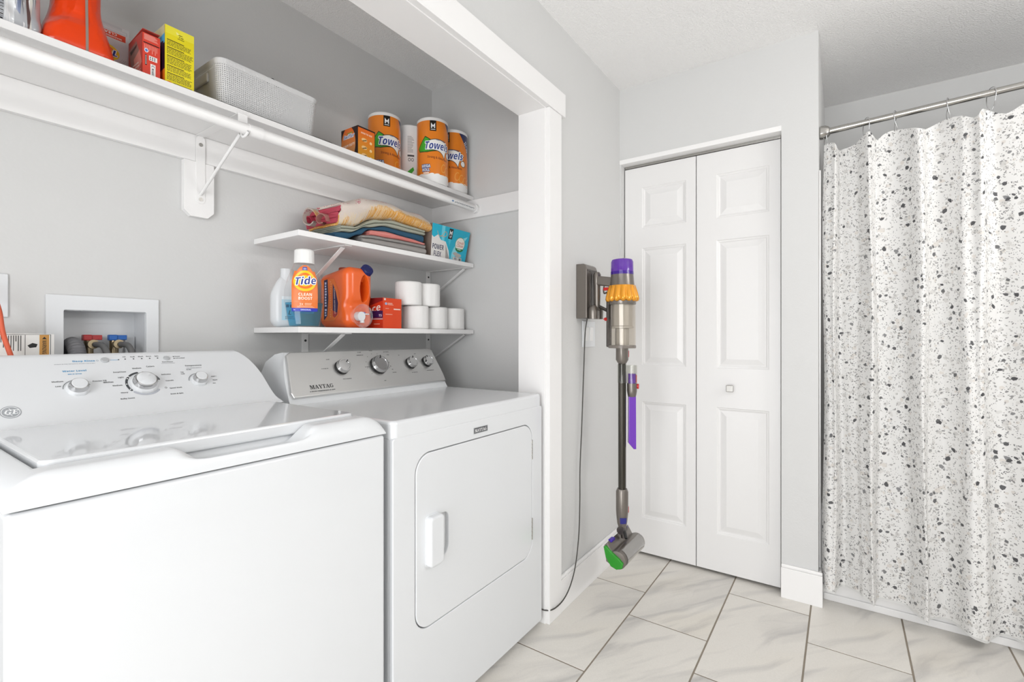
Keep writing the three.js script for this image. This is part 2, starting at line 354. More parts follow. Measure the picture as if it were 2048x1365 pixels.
// ---------------------------------------------------------------- washer
{
  const w = thing('washing_machine', 'white top-load washing machine with three chrome-ringed dials on its console', 'washer');
  mesh('cabinet', [bx(0.152, 0.84, 0.025, 0.894, -1.66, -0.98, 0.008, 3), bx(0.18, 0.81, 0, 0.03, -1.63, -1.01, 0.002)], enamel, w);
  // deck: rounded rim, seat for the lid, hand recess at the front
  const LX0 = 0.200, LX1 = 0.792, LZ0 = -1.452, LZ1 = -1.04;
  const xs = [], zs = [];
  for (let i = 0; i <= 26; i++) xs.push(0.15 + 0.06 * (1 - Math.cos(i / 26 * Math.PI / 2)));
  for (let i = 1; i < 96; i++) xs.push(0.21 + 0.57 * i / 96);
  for (let i = 26; i >= 0; i--) xs.push(0.842 - 0.06 * (1 - Math.cos(i / 26 * Math.PI / 2)));
  for (let i = 0; i <= 18; i++) zs.push(-0.978 - 0.024 * (1 - Math.cos(i / 18 * Math.PI / 2)));
  for (let i = 1; i <= 26; i++) zs.push(-1.002 - 0.075 * i / 26);
  for (let i = 1; i <= 10; i++) zs.push(-1.077 - 0.583 * i / 10);
  const q = (t) => Math.sqrt(Math.max(0, 1 - (1 - clamp(t, 0, 1)) ** 2));
  const rows = zs.map((z) => xs.map((x) => {
    const ex = q(Math.min(x - 0.15, 0.842 - x) / 0.06), ez = q((-0.978 - z) / 0.024);
    let y = 0.899 + 0.047 * Math.min(ex, 1) * ez;
    const inL = sst(x, LX0 - 0.006, LX0 - 0.001) * (1 - sst(x, LX1 + 0.001, LX1 + 0.006)) * sst(-z, -LZ1 - 0.004, -LZ1 + 0.001);
    y = lerp(y, 0.926, inL * (y > 0.93 ? 1 : 0));
    const hand = sst(x, 0.365, 0.425) * (1 - sst(x, 0.595, 0.655)) * sst(-z, 0.978, 0.99) * (1 - sst(-z, 1.045, 1.054));
    y -= hand * (y - 0.909) * 0.92;
    return V3(x, y, z);
  }));
  const skirt = bx(0.15, 0.842, 0.8975, 0.9, -1.66, -0.978, 0.001);
  mesh('deck', [grid(rows, { uv: (i, j, p) => [p.x, p.z] }), skirt], whitePlastic, w);
  const lid = extr(rshape(LX0, LX1, 1.04, 1.452, 0.018), 0.018, { bevel: 0.005 }); lid.rotateX(-Math.PI / 2); lid.translate(0, 0.93, 0);
  mesh('lid', lid, lidGloss, w);
  // console: trapezoid face leaning back, rounded top corners
  const prof = [[-1.452, 0.944], [-1.453, 0.948], [-1.46, 0.9505]];
  for (let i = 1; i <= 14; i++) prof.push([lerp(-1.46, -1.5985, i / 14), lerp(0.95, 1.0985, i / 14)]);
  prof.push([-1.604, 1.103], [-1.614, 1.1055], [-1.63, 1.105], [-1.648, 1.1], [-1.658, 1.09], [-1.66, 1.06], [-1.66, 0.944]);
  const endR = (y) => { const t = clamp((y - 0.944) / 0.162, 0, 1), k = clamp((t - 0.45) / 0.55, 0, 1); return 0.018 * t + 0.055 * (1 - Math.sqrt(Math.max(0, 1 - k * k))); };
  const flare = (y) => 0.016 * Math.exp(-(y - 0.944) / 0.012);
  const N = 60, crows = prof.map(([z, y], i) => { const yy = Math.min(y, 1.1035), inset = endR(yy) - flare(y); const a = 0.168 + inset, b = 0.822 - inset; return Array.from({ length: N + 1 }, (_, j) => { const k = j / N; return V3(lerp(a, b, k), y, z); }); });
  const ends = [0, N].map((j) => { const ring = crows.map((r) => r[j]); const c = V3(ring.reduce((s, p) => s + p.x, 0) / ring.length, 1.02, -1.59), pos = []; ring.forEach((p, i) => { const n = ring[(i + 1) % ring.length]; for (const v of j ? [c, p, n] : [c, n, p]) pos.push(v.x, v.y, v.z); }); const g = new THREE.BufferGeometry(); g.setAttribute('position', new THREE.Float32BufferAttribute(pos, 3)); g.setAttribute('uv', new THREE.Float32BufferAttribute(new Float32Array(pos.length / 3 * 2), 2)); g.computeVertexNormals(); return g; });
  mesh('console', crease(merged([grid(crows), ...ends]), 0.8), whitePlastic, w);
  // printed legends: canvas covers x 0.20..0.80 and the sloped face (0.2052 m)
  const S = 2560, X = (x) => (x - 0.2) * S, Yc = (s) => (1 - s) * 0.2052 * S;
  const legend = canvasTex(1536, 525, (g) => {
    const k = '#3b3d40', b = '#5aa7d6', gr = '#9a9da0';
    const t = (s, x, y, size, c = k, o = {}) => txt(g, s, X(x), Yc(y), (size > 8 ? size * 0.66 : size > 6 ? size * 0.74 : size * 0.9) * S / 1000, c, o);
    t('Deep Rinse', 0.409, 0.915, 11, b, { align: 'right', sx: 1.15 }); ell(g, null, X(0.4135), Yc(0.915), 5, 5, '#b9c9d6', 2);
    marks(g, '#c3c6ca', X(0.33), Yc(0.878), X(0.409) - X(0.33), 5);
    rect(g, b, X(0.44), Yc(0.918), X(0.457) - X(0.44), 3); ell(g, k, X(0.458), Yc(0.918), 4, 4);
    ['Fill', 'Soak', 'Wash', 'Rinse', 'Spin'].forEach((n, i) => { const x = 0.4715 + i * 0.0185; t(n, x, 0.962, 5.2, k); ell(g, k, X(x + 0.001), Yc(0.925), 4.5, 4.5); });
    t('Start/Pause', 0.567, 0.852, 6.5, k); lines(g, gr, X(0.551), Yc(0.828), 84, 1, 8, 2, 0);
    for (const [n, s] of [['Pause', 0.945], ['Lid Locked', 0.912]]) { ell(g, k, X(0.5865), Yc(s), 4, 4); t(n, 0.5895, s, 5.2, k, { align: 'left' }); }
    t('Water Level', 0.364, 0.762, 11, b, { sx: 1.1 }); marks(g, b, X(0.35), Yc(0.72), 70, 7);
    t('Low', 0.327, 0.54, 6, k); t('Medium', 0.328, 0.61, 6, k); t('Precise Fill', 0.392, 0.585, 6, k, { align: 'left' });
    t('Medium', 0.491, 0.76, 7, k); t('Colors', 0.5225, 0.782, 9.5, k);
    t('DeepClean', 0.4655, 0.71, 7.2, k, { align: 'right' }); t('Light', 0.457, 0.62, 7, k, { align: 'right' }); t('Whites', 0.433, 0.555, 9.5, k, { align: 'right' });
    t('Medium', 0.449, 0.495, 7, k, { align: 'right' }); t('Heavy', 0.456, 0.375, 7, k, { align: 'right' }); t('Bulky Items', 0.466, 0.28, 7, k, { align: 'right' });
    t('Delicates', 0.541, 0.63, 7, k, { align: 'left' }); t('Casuals', 0.546, 0.52, 7, k, { align: 'left' }); t('Speed Wash', 0.549, 0.39, 7, k, { align: 'left' }); t('Drain & Spin', 0.546, 0.29, 7, k, { align: 'left' });
    g.lineCap = 'round'; g.lineWidth = 0.0052 * S; g.strokeStyle = '#45484b';
    for (const [a0, a1, c] of [[2.55, 3.75, '#45484b'], [3.95, 4.5, '#45484b'], [4.85, 6.0, '#6d7073'], [0.75, 2.35, '#b9bcc4']]) { g.strokeStyle = c; g.beginPath(); g.arc(X(0.496), Yc(0.505), 0.0375 * S, a0, a1); g.stroke(); }
    for (const a of [2.65, 3.15, 3.65]) ell(g, '#ffffff', X(0.496) + Math.cos(a) * 0.0375 * S, Yc(0.505) + Math.sin(a) * 0.0375 * S, 4, 4);
    ell(g, '#fff', X(0.541), Yc(0.405), 5, 5, k, 3);
    g.lineWidth = 4; g.strokeStyle = '#8d9093';
    for (const [x, r] of [[0.361, 0.0265], [0.628, 0.0255]]) { g.beginPath(); g.arc(X(x), Yc(0.49), r * S, 3.2, 5.9); g.stroke(); }
    t('Temperature', 0.628, 0.764, 9.5, k, { sx: 1.1 }); marks(g, gr, X(0.608), Yc(0.725), 100, 6);
    t('Tap', 0.593, 0.655, 5, k); t('Cold', 0.593, 0.622, 5, k); marks(g, k, X(0.663), Yc(0.55), 40, 7); t('Warm', 0.663, 0.48, 5, k, { align: 'left' }); t('Hot', 0.66, 0.42, 5, k, { align: 'left' }); marks(g, k, X(0.606), Yc(0.7), 34, 7);
    // round emblem
    const ex = X(0.241), ey = Yc(0.232), e = 0.0168 * S;
    ell(g, '#a4a7ab', ex, ey, e, e * 0.98); ell(g, null, ex, ey, e * 0.86, e * 0.84, '#f1f2f3', 3);
    txt(g, 'GE', ex, ey, e * 0.95, '#f4f5f6', { italic: true, font: 'serif' });
    for (let i = 0; i < 4; i++) { g.save(); g.translate(ex, ey); g.rotate(i * Math.PI / 2 + 0.3); g.strokeStyle = '#f1f2f3'; g.lineWidth = 3; g.beginPath(); g.arc(e * 0.62, 0, e * 0.26, 2.2, 4.4); g.stroke(); g.restore(); }
  });
  const n = [0, 0.7311, 0.6823].map((v, i) => [0, 0.6823, 0.7311][i]);
  mesh('console_print', plane(0.6, 0.2052, [0.5, 1.025 + n[1] * 0.0007, -1.53 + n[2] * 0.0007], [-0.7509, 0, 0]), TP(legend, 0.35), w);
  const on = (g, x, s, lift = 0) => { g.rotateX(0.8199); g.translate(x, 0.95 + 0.15 * s + n[1] * lift, -1.46 - 0.14 * s + n[2] * lift); return g; };
  for (const [x, s, r] of [[0.361, 0.485, 0.0205], [0.496, 0.495, 0.029], [0.628, 0.49, 0.0192]]) {
    const k = new THREE.Group(); k.name = 'dial'; w.add(k);
    mesh('skirt', on(lathe([[0, 0], [r * 1.12, 0], [r * 1.1, 0.004], [r * 1.02, 0.009], [r * 0.98, 0.0098], [0, 0.0098]], 0, 0, 40), x, s), whitePlastic, k);
    mesh('ring', on(lathe([[0, 0.009], [r * 0.95, 0.009], [r * 0.93, 0.015], [r * 0.82, 0.022], [r * 0.76, 0.0226], [0, 0.022]], 0, 0, 40), x, s), chrome, k);
    mesh('cap', on(lathe([[0, 0.021], [r * 0.75, 0.021], [r * 0.74, 0.0232], [r * 0.69, 0.024], [0, 0.0244]], 0, 0, 40), x, s), whitePlastic, k);
  }
  const btn = M(0xb5b7b9, 0.35);
  for (const [x, s, r] of [[0.429, 0.918, 0.0088], [0.568, 0.918, 0.0078]]) mesh('button', on(lathe([[0, 0], [r, 0], [r, 0.002], [r * 0.85, 0.0035], [0, 0.0036]], 0, 0, 28), x, s), btn, w);
  place(w, 0.495, 0, -1.32);
  for (const c of w.children) if (c.isGroup) { c.position.set(0, 0, 0); for (const m of c.children) m.position.sub(V3(0.495, 0, -1.32)); }
}

// ---------------------------------------------------------------- dryer
{
  const w = thing('clothes_dryer', 'white front-load clothes dryer with brushed steel console and four knobs', 'dryer');
  const x0 = 0.868, x1 = 1.632, zf = -0.985, zb = -1.70;
  const D = { x0: 0.949, x1: 1.561, y0: 0.313, y1: 0.818 };
  const front = rshape(x0, x1, 0.028, 0.8765, 0.008); front.holes.push(rshape(D.x0, D.x1, D.y0, D.y1, 0.058));
  const fg = extr(front, 0.012, { bevel: 0.003, seg: 20 }); fg.translate(0, 0, zf - 0.012);
  mesh('cabinet', [fg, bx(x0, x1, 0.028, 0.8765, zb, zf - 0.0115, 0.006), bx(x0 + 0.03, x1 - 0.03, 0, 0.03, zb + 0.03, zf - 0.04, 0.002)], enamel, w);
  const dx = 1.0475, dr = rshape(D.x0 + 0.0028, D.x1 - 0.0028, D.y0 + 0.0028, D.y1 - 0.0028, 0.056);
  const pk = new THREE.Path(); pk.moveTo(dx - 0.006, 0.497); pk.lineTo(dx + 0.02, 0.497); pk.absarc(dx + 0.008, 0.527, 0.032, -1.15, 0); pk.lineTo(dx + 0.04, 0.60); pk.absarc(dx + 0.02, 0.604, 0.02, 0, Math.PI / 2); pk.lineTo(dx - 0.006, 0.624); pk.closePath();
  dr.holes.push(pk);
  const dg = extr(dr, 0.011, { bevel: 0.003, seg: 20 }); dg.translate(0, 0, zf - 0.0105);
  const door = mesh('door', dg, enamel, w);
  const pocket = extr([[dx - 0.008, 0.49], [dx + 0.045, 0.49], [dx + 0.045, 0.63], [dx - 0.008, 0.63]], 0.002); pocket.translate(0, 0, zf - 0.0118);
  mesh('hand_pocket', pocket, enamel, door);
  const hs = rshape(0.9885, dx, 0.489, 0.633, 0.014), hg = extr(hs, 0.02, { bevel: 0.007 }); hg.translate(0, 0, zf - 0.002);
  const hb = extr(rshape(0.986, dx + 0.001, 0.486, 0.636, 0.016), 0.006, { bevel: 0.002 }); hb.translate(0, 0, zf - 0.003);
  mesh('handle', [hg, hb], whitePlastic, door);
  for (const [a, b] of [[0.678, 0.754], [0.370, 0.454]]) {
    const h = [bx(1.556, 1.5655, a, b, zf - 0.004, zf + 0.0022, 0.001)];
    for (let i = 0; i < 5; i++) h.push(bar([1.5605, a + (b - a) * (i + 0.06) / 5, zf + 0.002], [1.5605, a + (b - a) * (i + 0.94) / 5, zf + 0.002], 0.0032));
    mesh('hinge', h, nickel, w);
  }
  const top = extr(rshape(x0 - 0.001, x1 + 0.001, 0.983, 1.70, 0.02), 0.036, { bevel: 0.009 }); top.rotateX(-Math.PI / 2); top.translate(0, 0.8785, 0);
  const inset = extr(rshape(x0 + 0.022, x1 - 0.022, 1.005, 1.482, 0.02), 0.0022, { bevel: 0.001 }); inset.rotateX(-Math.PI / 2); inset.translate(0, 0.914, 0);
  mesh('top', [top, inset], enamel, w);
  const badge = canvasTex(512, 144, (g, W, H) => { rect(g, '#a9abad', 0, 0, W, H); rect(g, '#4b4d50', 18, 14, W - 36, H - 28); txt(g, 'MAYTAG', W / 2, H / 2 + 4, 98, '#f4f4f4', { font: 'serif', sx: 0.95 }); });
  const bd = mesh('badge', bx(1.205, 1.281, 0.833, 0.855, zf - 0.001, zf + 0.003, 0.001), nickel, w);
  mesh('badge_print', plane(0.0745, 0.0205, [1.243, 0.844, zf + 0.0034]), T(badge, 0.4), bd);
  // console body and steel face
  const cz = (s) => -1.49 - 0.09 * s, cy = (s) => 0.93 + 0.157 * s, nn = [0, 0.4973, 0.8676];
  const prof = [[-1.482, 0.915], [-1.483, 0.922]];
  for (let i = 0; i <= 10; i++) prof.push([cz(i / 10) , cy(i / 10)]);
  prof.push([-1.586, 1.0925], [-1.60, 1.094], [-1.64, 1.087], [-1.68, 1.06], [-1.69, 1.02], [-1.69, 0.915]);
  const rows = prof.map(([z, y]) => { const t = clamp((y - 0.915) / 0.179, 0, 1), e = 0.026 * t * t * t; const a = 0.879 + 0.012 * t + e, b = 1.640 - 0.006 - 0.004 * t - e * 0.5; return Array.from({ length: 21 }, (_, j) => V3(lerp(a, b, j / 20), y, z)); });
  const ends = [0, 20].map((j) => { const ring = rows.map((r) => r[j]); const c = V3(ring[8].x, 1.0, -1.6), pos = []; ring.forEach((p, i) => { const m = ring[(i + 1) % ring.length]; for (const v of j ? [c, p, m] : [c, m, p]) pos.push(v.x, v.y, v.z); }); const g = new THREE.BufferGeometry(); g.setAttribute('position', new THREE.Float32BufferAttribute(pos, 3)); g.setAttribute('uv', new THREE.Float32BufferAttribute(new Float32Array(pos.length / 3 * 2), 2)); g.computeVertexNormals(); return g; });
  mesh('console', crease(merged([grid(rows), ...ends]), 0.95), whitePlastic, w);
  const tilt = (g) => { g.rotateX(-0.5205); return g; };
  // steel panel: outline in (x, length along the face)
  const L = 0.181, ps = new THREE.Shape(); const pp = [[0.893, 0.012], [1.628, 0.016], [1.629, 0.05], [1.616, L - 0.006], [1.602, L + 0.003], [0.928, L + 0.003], [0.913, L - 0.006], [0.888, 0.03]];
  pp.forEach((p, i) => (i ? ps.lineTo(p[0], p[1] - 0.0) : ps.moveTo(...p)));
  const sg = extr(ps, 0.009, { bevel: 0.004 }); tilt(sg); sg.translate(0, 0.93, -1.49); boxUV(sg);
  const face = mesh('steel_panel', sg, steel, w);
  face.userData.label = 'brushed steel control panel';
  const off = (s, l) => [0.93 + 0.157 * s + nn[1] * l, -1.49 - 0.09 * s + nn[2] * l];
  const logo = canvasTex(1536, 384, (g, W, H) => {
    const X = (x) => (x - 0.9) / 0.72 * W, Y = (s) => (1 - s) * H, k = '#2c2d2f', f = '#6a6b6c';
    txt(g, 'MAYTAG', X(1.005), Y(0.25), 44, k, { font: 'serif', sx: 0.98 }); marks(g, f, X(0.955), Y(0.17), X(1.055) - X(0.955), 9);
    const sm = (s, x, y, z = 12) => marks(g, f, X(x) - s.length * 3.6, Y(y) - 4, s.length * 7.2, 7);
    sm('TEMPERATURE', 1.118, 0.36); sm('HIGH', 1.064, 0.82); sm('LOW HEAT', 1.04, 0.62); sm('START', 1.212, 0.96); sm('TIMED DRY', 1.21, 0.89); sm('AUTO DRY', 1.345, 0.95); sm('MORE', 1.35, 0.87);
    sm('NORMAL', 1.225, 0.60); sm('OFF', 1.288, 0.24, 14); sm('60', 1.338, 0.68); sm('40', 1.342, 0.58); sm('30', 1.345, 0.5); sm('20 MIN', 1.35, 0.42); sm('HEAVY', 1.27, 0.99);
    sm('END SIGNAL', 1.46, 0.38); sm('PUSH TO START', 1.556, 0.40); sm('ON', 1.408, 0.85); sm('OFF', 1.502, 0.87);
    for (let i = 0; i < 9; i++) { const a = 2.5 + i * 0.5; ell(g, f, X(1.28) + 118 * Math.cos(a), Y(0.615) + 118 * Math.sin(a), 3, 3); }
  });
  const [py, pz] = off(0.5, 0.0135);
  mesh('panel_print', plane(0.72, L, [1.26, py, pz], [-0.5205, 0, 0]), TP(logo, 0.4), face);
  for (const [x, s, r, a] of [[1.109, 0.62, 0.0275, 0.75], [1.28, 0.615, 0.037, 0.15], [1.454, 0.62, 0.0255, 0.1], [1.552, 0.635, 0.0245, -0.5]]) {
    const k = new THREE.Group(); k.name = 'knob'; w.add(k);
    const [ky, kz] = off(s, 0.0128), on = (g) => { g.rotateX(1.0503); g.translate(x, ky, kz); return g; };
    mesh('base', on(lathe([[0, 0], [r * 1.02, 0], [r, 0.011], [0, 0.011]], 0, 0, 36)), blackMat, k);
    mesh('grip', on(lathe([[0, 0.01], [r * 0.98, 0.01], [r * 0.97, 0.022], [r * 0.9, 0.0265], [r * 0.74, 0.0265], [r * 0.7, 0.0245], [0, 0.0245]], 0, 0, 36)), steelKnob, k);
    const mk = bx(-0.0016, 0.0016, 0.026, 0.0274, -r * 0.95, -r * 0.62, 0); mk.rotateY(-a); mesh('pointer', on(mk), blackMat, k);
  }
  place(w, 1.25, 0, -1.34);
  for (const c of w.children) if (c.isGroup) { c.position.set(0, 0, 0); for (const m of c.children) m.position.sub(V3(1.25, 0, -1.34)); }
}

// ---------------------------------------------------------------- closet shelving
const SH1 = 1.846, SH2 = 1.512, SH3 = 1.183, ZS1 = -1.515, ZS2 = -1.512;
{
  tag(mesh('wall_shelf', bx(XCL + 0.002, XW - 0.002, SH1 - 0.019, SH1, ZB + 0.001, ZS1, 0.0012), whiteMetal), 'long white board shelf running the width of the closet above the rod', 'shelf');
  const c = thing('shelf_cleat', 'white boards fixed under the long upper shelf with a dropped centre block', 'shelf support');
  mesh('back_rail', bx(XCL + 0.002, XW - 0.002, SH1 - 0.108, SH1 - 0.0195, ZB + 0.0005, ZB + 0.018, 0.001), whiteMetal, c);
  mesh('end_rail', bx(XW - 0.018, XW - 0.0005, SH1 - 0.108, SH1 - 0.0195, ZB + 0.018, -1.1, 0.001), whiteMetal, c);
  const blk = extr([[0.688, SH1 - 0.109], [0.688, 1.572], [0.708, 1.552], [0.760, 1.552], [0.780, 1.572], [0.780, SH1 - 0.109]], 0.019, { bevel: 0.001 }); blk.translate(0, 0, ZB + 0.0005);
  mesh('drop_block', blk, whiteMetal, c);
  place(c, 0.733, 1.552, ZB);
  const b = thing('rod_bracket', 'white metal shelf and rod bracket screwed to the dropped block', 'bracket');
  const bxx = 0.737, zf = ZB + 0.0205;
  const strap = rshape(bxx - 0.014, bxx + 0.014, 1.598, SH1 - 0.02, 0.0135), sg = extr(strap, 0.002, { bevel: 0.0006 }); sg.translate(0, 0, zf);
  mesh('wall_plate', sg, whiteMetal, b);
  mesh('shelf_arm', bx(bxx - 0.014, bxx + 0.014, SH1 - 0.0215, SH1 - 0.0195, zf, -1.5, 0.0008), whiteMetal, b);
  mesh('brace', bar([bxx, 1.628, zf + 0.002], [bxx + 0.002, SH1 - 0.075, -1.522], 0.0048), whiteMetal, b);
  mesh('rod_hook', [bx(bxx - 0.014, bxx + 0.014, SH1 - 0.055, SH1 - 0.0195, -1.5035, -1.5005, 0.001), tube([[bxx, SH1 - 0.05, -1.502], [bxx, SH1 - 0.07, -1.512], [bxx, SH1 - 0.088, -1.502], [bxx, SH1 - 0.089, -1.485], [bxx, SH1 - 0.08, -1.468]], 0.004, 30, 8)], whiteMetal, b);
  for (const y of [1.612, SH1 - 0.05]) mesh('screw', [bar([bxx, y, zf + 0.0018], [bxx, y, zf + 0.0042], 0.0062, 16), bx(bxx - 0.001, bxx + 0.001, y - 0.0035, y + 0.0035, zf + 0.004, zf + 0.0046, 0)], nickel, b);
  place(b, bxx, 1.598, zf);
  const rod = thing('closet_rod', 'white round hanging rod below the front of the long shelf', 'rod');
  const ry = 1.778, rz = -1.488;
  mesh('pole', bar([XCL + 0.004, ry, rz], [XW - 0.03, ry, rz], 0.0165, 32), whiteMetal, rod);
  mesh('sleeve', bar([bxx + 0.008, ry, rz], [bxx + 0.05, ry, rz], 0.0183, 32), whiteMetal, rod);
  mesh('end_socket', bar([XW - 0.034, ry, rz], [XW - 0.0185, ry, rz], 0.0215, 32), whiteMetal, rod);
  const st = canvasTex(512, 64, (g, W, H) => { g.clearRect(0, 0, W, H); ell(g, '#6f93bb', 26, 30, 22, 14); for (let i = 0; i < 34; i++) rect(g, '#8b9097', 70 + i * 12.5, 20 + 10 * rnd(), 8, 14 + 10 * rnd()); });
  const sgm = new THREE.CylinderGeometry(0.01665, 0.01665, 0.17, 24, 1, true, -0.5, 1.0); sgm.rotateZ(Math.PI / 2); sgm.rotateX(0.35); sgm.translate(1.735, ry, rz);
  { const uv = sgm.attributes.uv; for (let i = 0; i < uv.count; i++) uv.setXY(i, 1 - uv.getY(i), uv.getX(i)); }
  mesh('printed_marking', sgm, TP(st, 0.4), rod);
  place(rod, 0.9, ry, rz);

  for (const [y, lab, k] of [[SH2, 'short white board shelf holding the folded towels', 'middle'], [SH3, 'lowest white board shelf holding bottles and toilet rolls', 'lowest']]) {
    tag(mesh('wall_shelf', bx(0.925, XW - 0.008, y - 0.0195, y, ZB + 0.001, ZS2, 0.0012), whiteMetal), lab, 'shelf');
    for (const [x, side] of [[1.131, 'closet\'s inner end'], [1.835, 'closet end wall']]) {
      const br = thing('shelf_bracket', x < 1.5 ? `white steel angle bracket below ${k} board shelf, set away from the end wall` : `white steel angle bracket below ${k} board shelf, beside the end wall`, 'bracket');
      const b0 = y - 0.0195;
      mesh('wall_leg', bx(x - 0.0145, x + 0.0145, b0 - 0.2, b0 - 0.0005, ZB + 0.0005, ZB + 0.004, 0.001), whiteMetal, br);
      mesh('shelf_leg', bx(x - 0.0145, x + 0.0145, b0 - 0.0035, b0 - 0.0005, ZB + 0.004, -1.522, 0.001), whiteMetal, br);
      mesh('brace', flat([x, b0 - 0.15, ZB + 0.006], [x, b0 - 0.006, -1.555], 0.019, 0.0035, [1, 0, 0]), whiteMetal, br);
      for (const yy of [b0 - 0.03, b0 - 0.085]) mesh('screw', bar([x, yy, ZB + 0.003], [x, yy, ZB + 0.0058], 0.0048, 14), darkGrey, br);
      mesh('screw', bar([x, b0 - 0.0033, -1.56], [x, b0 - 0.0058, -1.56], 0.0042, 12), nickel, br);
      place(br, x, b0 - 0.2, ZB);
    }
  }
}

// ---------------------------------------------------------------- top shelf things
function carton(name, label, cat, x0, x1, y0, h, z0, z1, prints, base, group) {   // box with printed faces
  const o = thing(name, label, cat, group);
  const body = mesh('carton', bx(x0, x1, y0, y0 + h, z0, z1, 0.001), base, o);
  if (prints.front) mesh('front_print', plane(x1 - x0 - 0.001, h - 0.001, [(x0 + x1) / 2, y0 + h / 2, z1 + 0.0005]), T(prints.front, 0.45), body);
  if (prints.side) mesh('side_print', plane(z1 - z0 - 0.001, h - 0.001, [x0 - 0.0005, y0 + h / 2, (z0 + z1) / 2], [0, -Math.PI / 2, 0]), T(prints.side, 0.45), body);
  return o;
}
const TIDE = (g, cx, cy, s, up = 1) => {          // round target with the word across it
  ell(g, '#f6d21c', cx, cy, s, s * 0.96); ell(g, '#f47a1f', cx, cy, s * 0.78, s * 0.74); ell(g, '#f6d21c', cx, cy, s * 0.56, s * 0.52); ell(g, '#f9a13a', cx, cy, s * 0.34, s * 0.3);
  txt(g, 'Tide', cx, cy, s * 0.95, '#243a93', { italic: true, stroke: '#ffffff', lw: s * 0.14, rot: -0.08 });
};
{
  // white and orange machine-cleaner carton, standing upside down behind the jug
  const front = canvasTex(384, 512, (g, W, H) => {
    rect(g, '#dfe1e2', 0, 0, W, H);
    g.save(); g.translate(W / 2, H / 2); g.rotate(Math.PI); g.translate(-W / 2, -H / 2); g.translate(0, H * 0.41); g.scale(1, 0.6);
    TIDE(g, 200, 95, 120); txt(g, 'OXI', 250, 245, 70, '#1e2d86', { stroke: '#fff', lw: 10 });
    rect(g, '#ea4a22', 30, 310, 330, 88); txt(g, 'WASHING MACHINE', 195, 334, 28, '#fff'); txt(g, 'CLEANER', 195, 374, 44, '#fff');
    g.strokeStyle = '#b9bcbe'; g.lineWidth = 5; for (let i = 0; i < 3; i++) { g.beginPath(); g.arc(200, 95, 150 + 14 * i, 3.4, 6.1); g.stroke(); }
    g.strokeStyle = '#9da0a3'; g.lineWidth = 2; g.strokeRect(20, 415, 345, 40); lines(g, '#a9acae', 60, 470, 250, 4, 9, 3);
    g.restore();
  });
  place(carton('cleaner_carton', 'silver-white carton with upside-down print standing behind the orange jug', 'carton', 0.398, 0.503, SH1, 0.166, -1.78, -1.66, { front }, M(0xdfe1e2, 0.5)), 0.45, SH1, -1.72);
  // red carton with torn lid
  const rf = canvasTex(256, 640, (g, W, H) => {
    rect(g, '#dc4432', 0, 0, W, H); lines(g, '#f3b8ad', 20, 14, 216, 9, 9, 4, 0.3);
    rect(g, '#160d0c', 10, 128, 236, 14); for (let i = 0; i < 9; i++) rect(g, '#f0a598', 26 + i * 22, 155, 8, 60 + 60 * rnd());
    ell(g, '#e8eef8', 54, 240, 30, 30); ell(g, '#5f86c8', 54, 240, 20, 20); rect(g, '#15100f', 34, 300, 26, 150); for (let i = 0; i < 7; i++) rect(g, '#f4f1f0', 40, 312 + i * 19, 14, 9);
    rect(g, '#f6f3f1', 92, 300, 120, 66); for (let i = 0; i < 6; i++) ell(g, '#141414', 112 + 32 * (i % 3), 320 + 26 * Math.floor(i / 3), 9, 9);
    rect(g, '#f6f3f1', 112, 410, 76, 200); txt(g, 'C', 150, 440, 56, '#55585c', { rot: Math.PI / 2 }); marks(g, '#6a6d71', 134, 470, 32, 130, true);
  });
  const rs = canvasTex(512, 640, (g, W, H) => {
    rect(g, '#b3433a', 0, 0, W, H); poly(g, '#8d6c63', [[0, 120], [300, 60], [420, 260], [120, 420]]); poly(g, '#c98275', [[200, 300], [420, 220], [500, 420], [260, 560]]);
    poly(g, '#2b1a18', [[60, 150], [330, 110], [300, 150], [90, 210]]); rect(g, '#d9c9c0', 160, 380, 220, 22); rect(g, '#d9c9c0', 140, 430, 260, 18); poly(g, '#5d4a44', [[30, 470], [230, 430], [330, 630], [60, 640]]); lines(g, '#e6cfc8', 270, 500, 200, 8, 15, 6);
  });
  const red = carton('dishwasher_carton', 'small red carton with a torn gaping lid beside the yellow box', 'carton', 0.4975, 0.5385, SH1, 0.123, -1.645, -1.547, { front: rf, side: rs }, M(0xcf4030, 0.5));
  const flap = mesh('torn_flap', rotAbout(bx(0.498, 0.538, SH1 + 0.123, SH1 + 0.1245, -1.642, -1.547, 0.0004), 'X', -0.09, [0.518, SH1 + 0.124, -1.642]), M(0xb8443a, 0.5), red);
  place(red, 0.518, SH1, -1.596);
  // yellow carton
  const yf = canvasTex(512, 1152, (g, W, H) => {
    rect(g, '#ecdc1c', 0, 0, W, H); rect(g, '#f2e640', 0, 0, W, 150); marks(g, '#24240f', 235, 98, 70, 20); marks(g, '#24240f', 240, 136, 70, 20); marks(g, '#24240f', 220, 174, 110, 20); poly(g, '#f8f3a8', [[190, 60], [250, 90], [200, 110]]);
    let y = 260; for (let b = 0; b < 5; b++) { rect(g, '#2a2a10', 30, y, 300, 15); y += 26; for (let i = 0; i < 5 + (b % 3); i++) { let x = 30; while (x < 440) { const w = 14 + 46 * rnd(); rect(g, '#4a4716', x, y, w, 10); x += w + 9; } y += 20; } y += 18; }
    ell(g, '#f08a1c', 70, y + 30, 46, 30); for (let i = 0; i < 4; i++) rect(g, '#3a3812', 140, y + 8 + i * 20, 260 + 80 * rnd(), 9);
  });
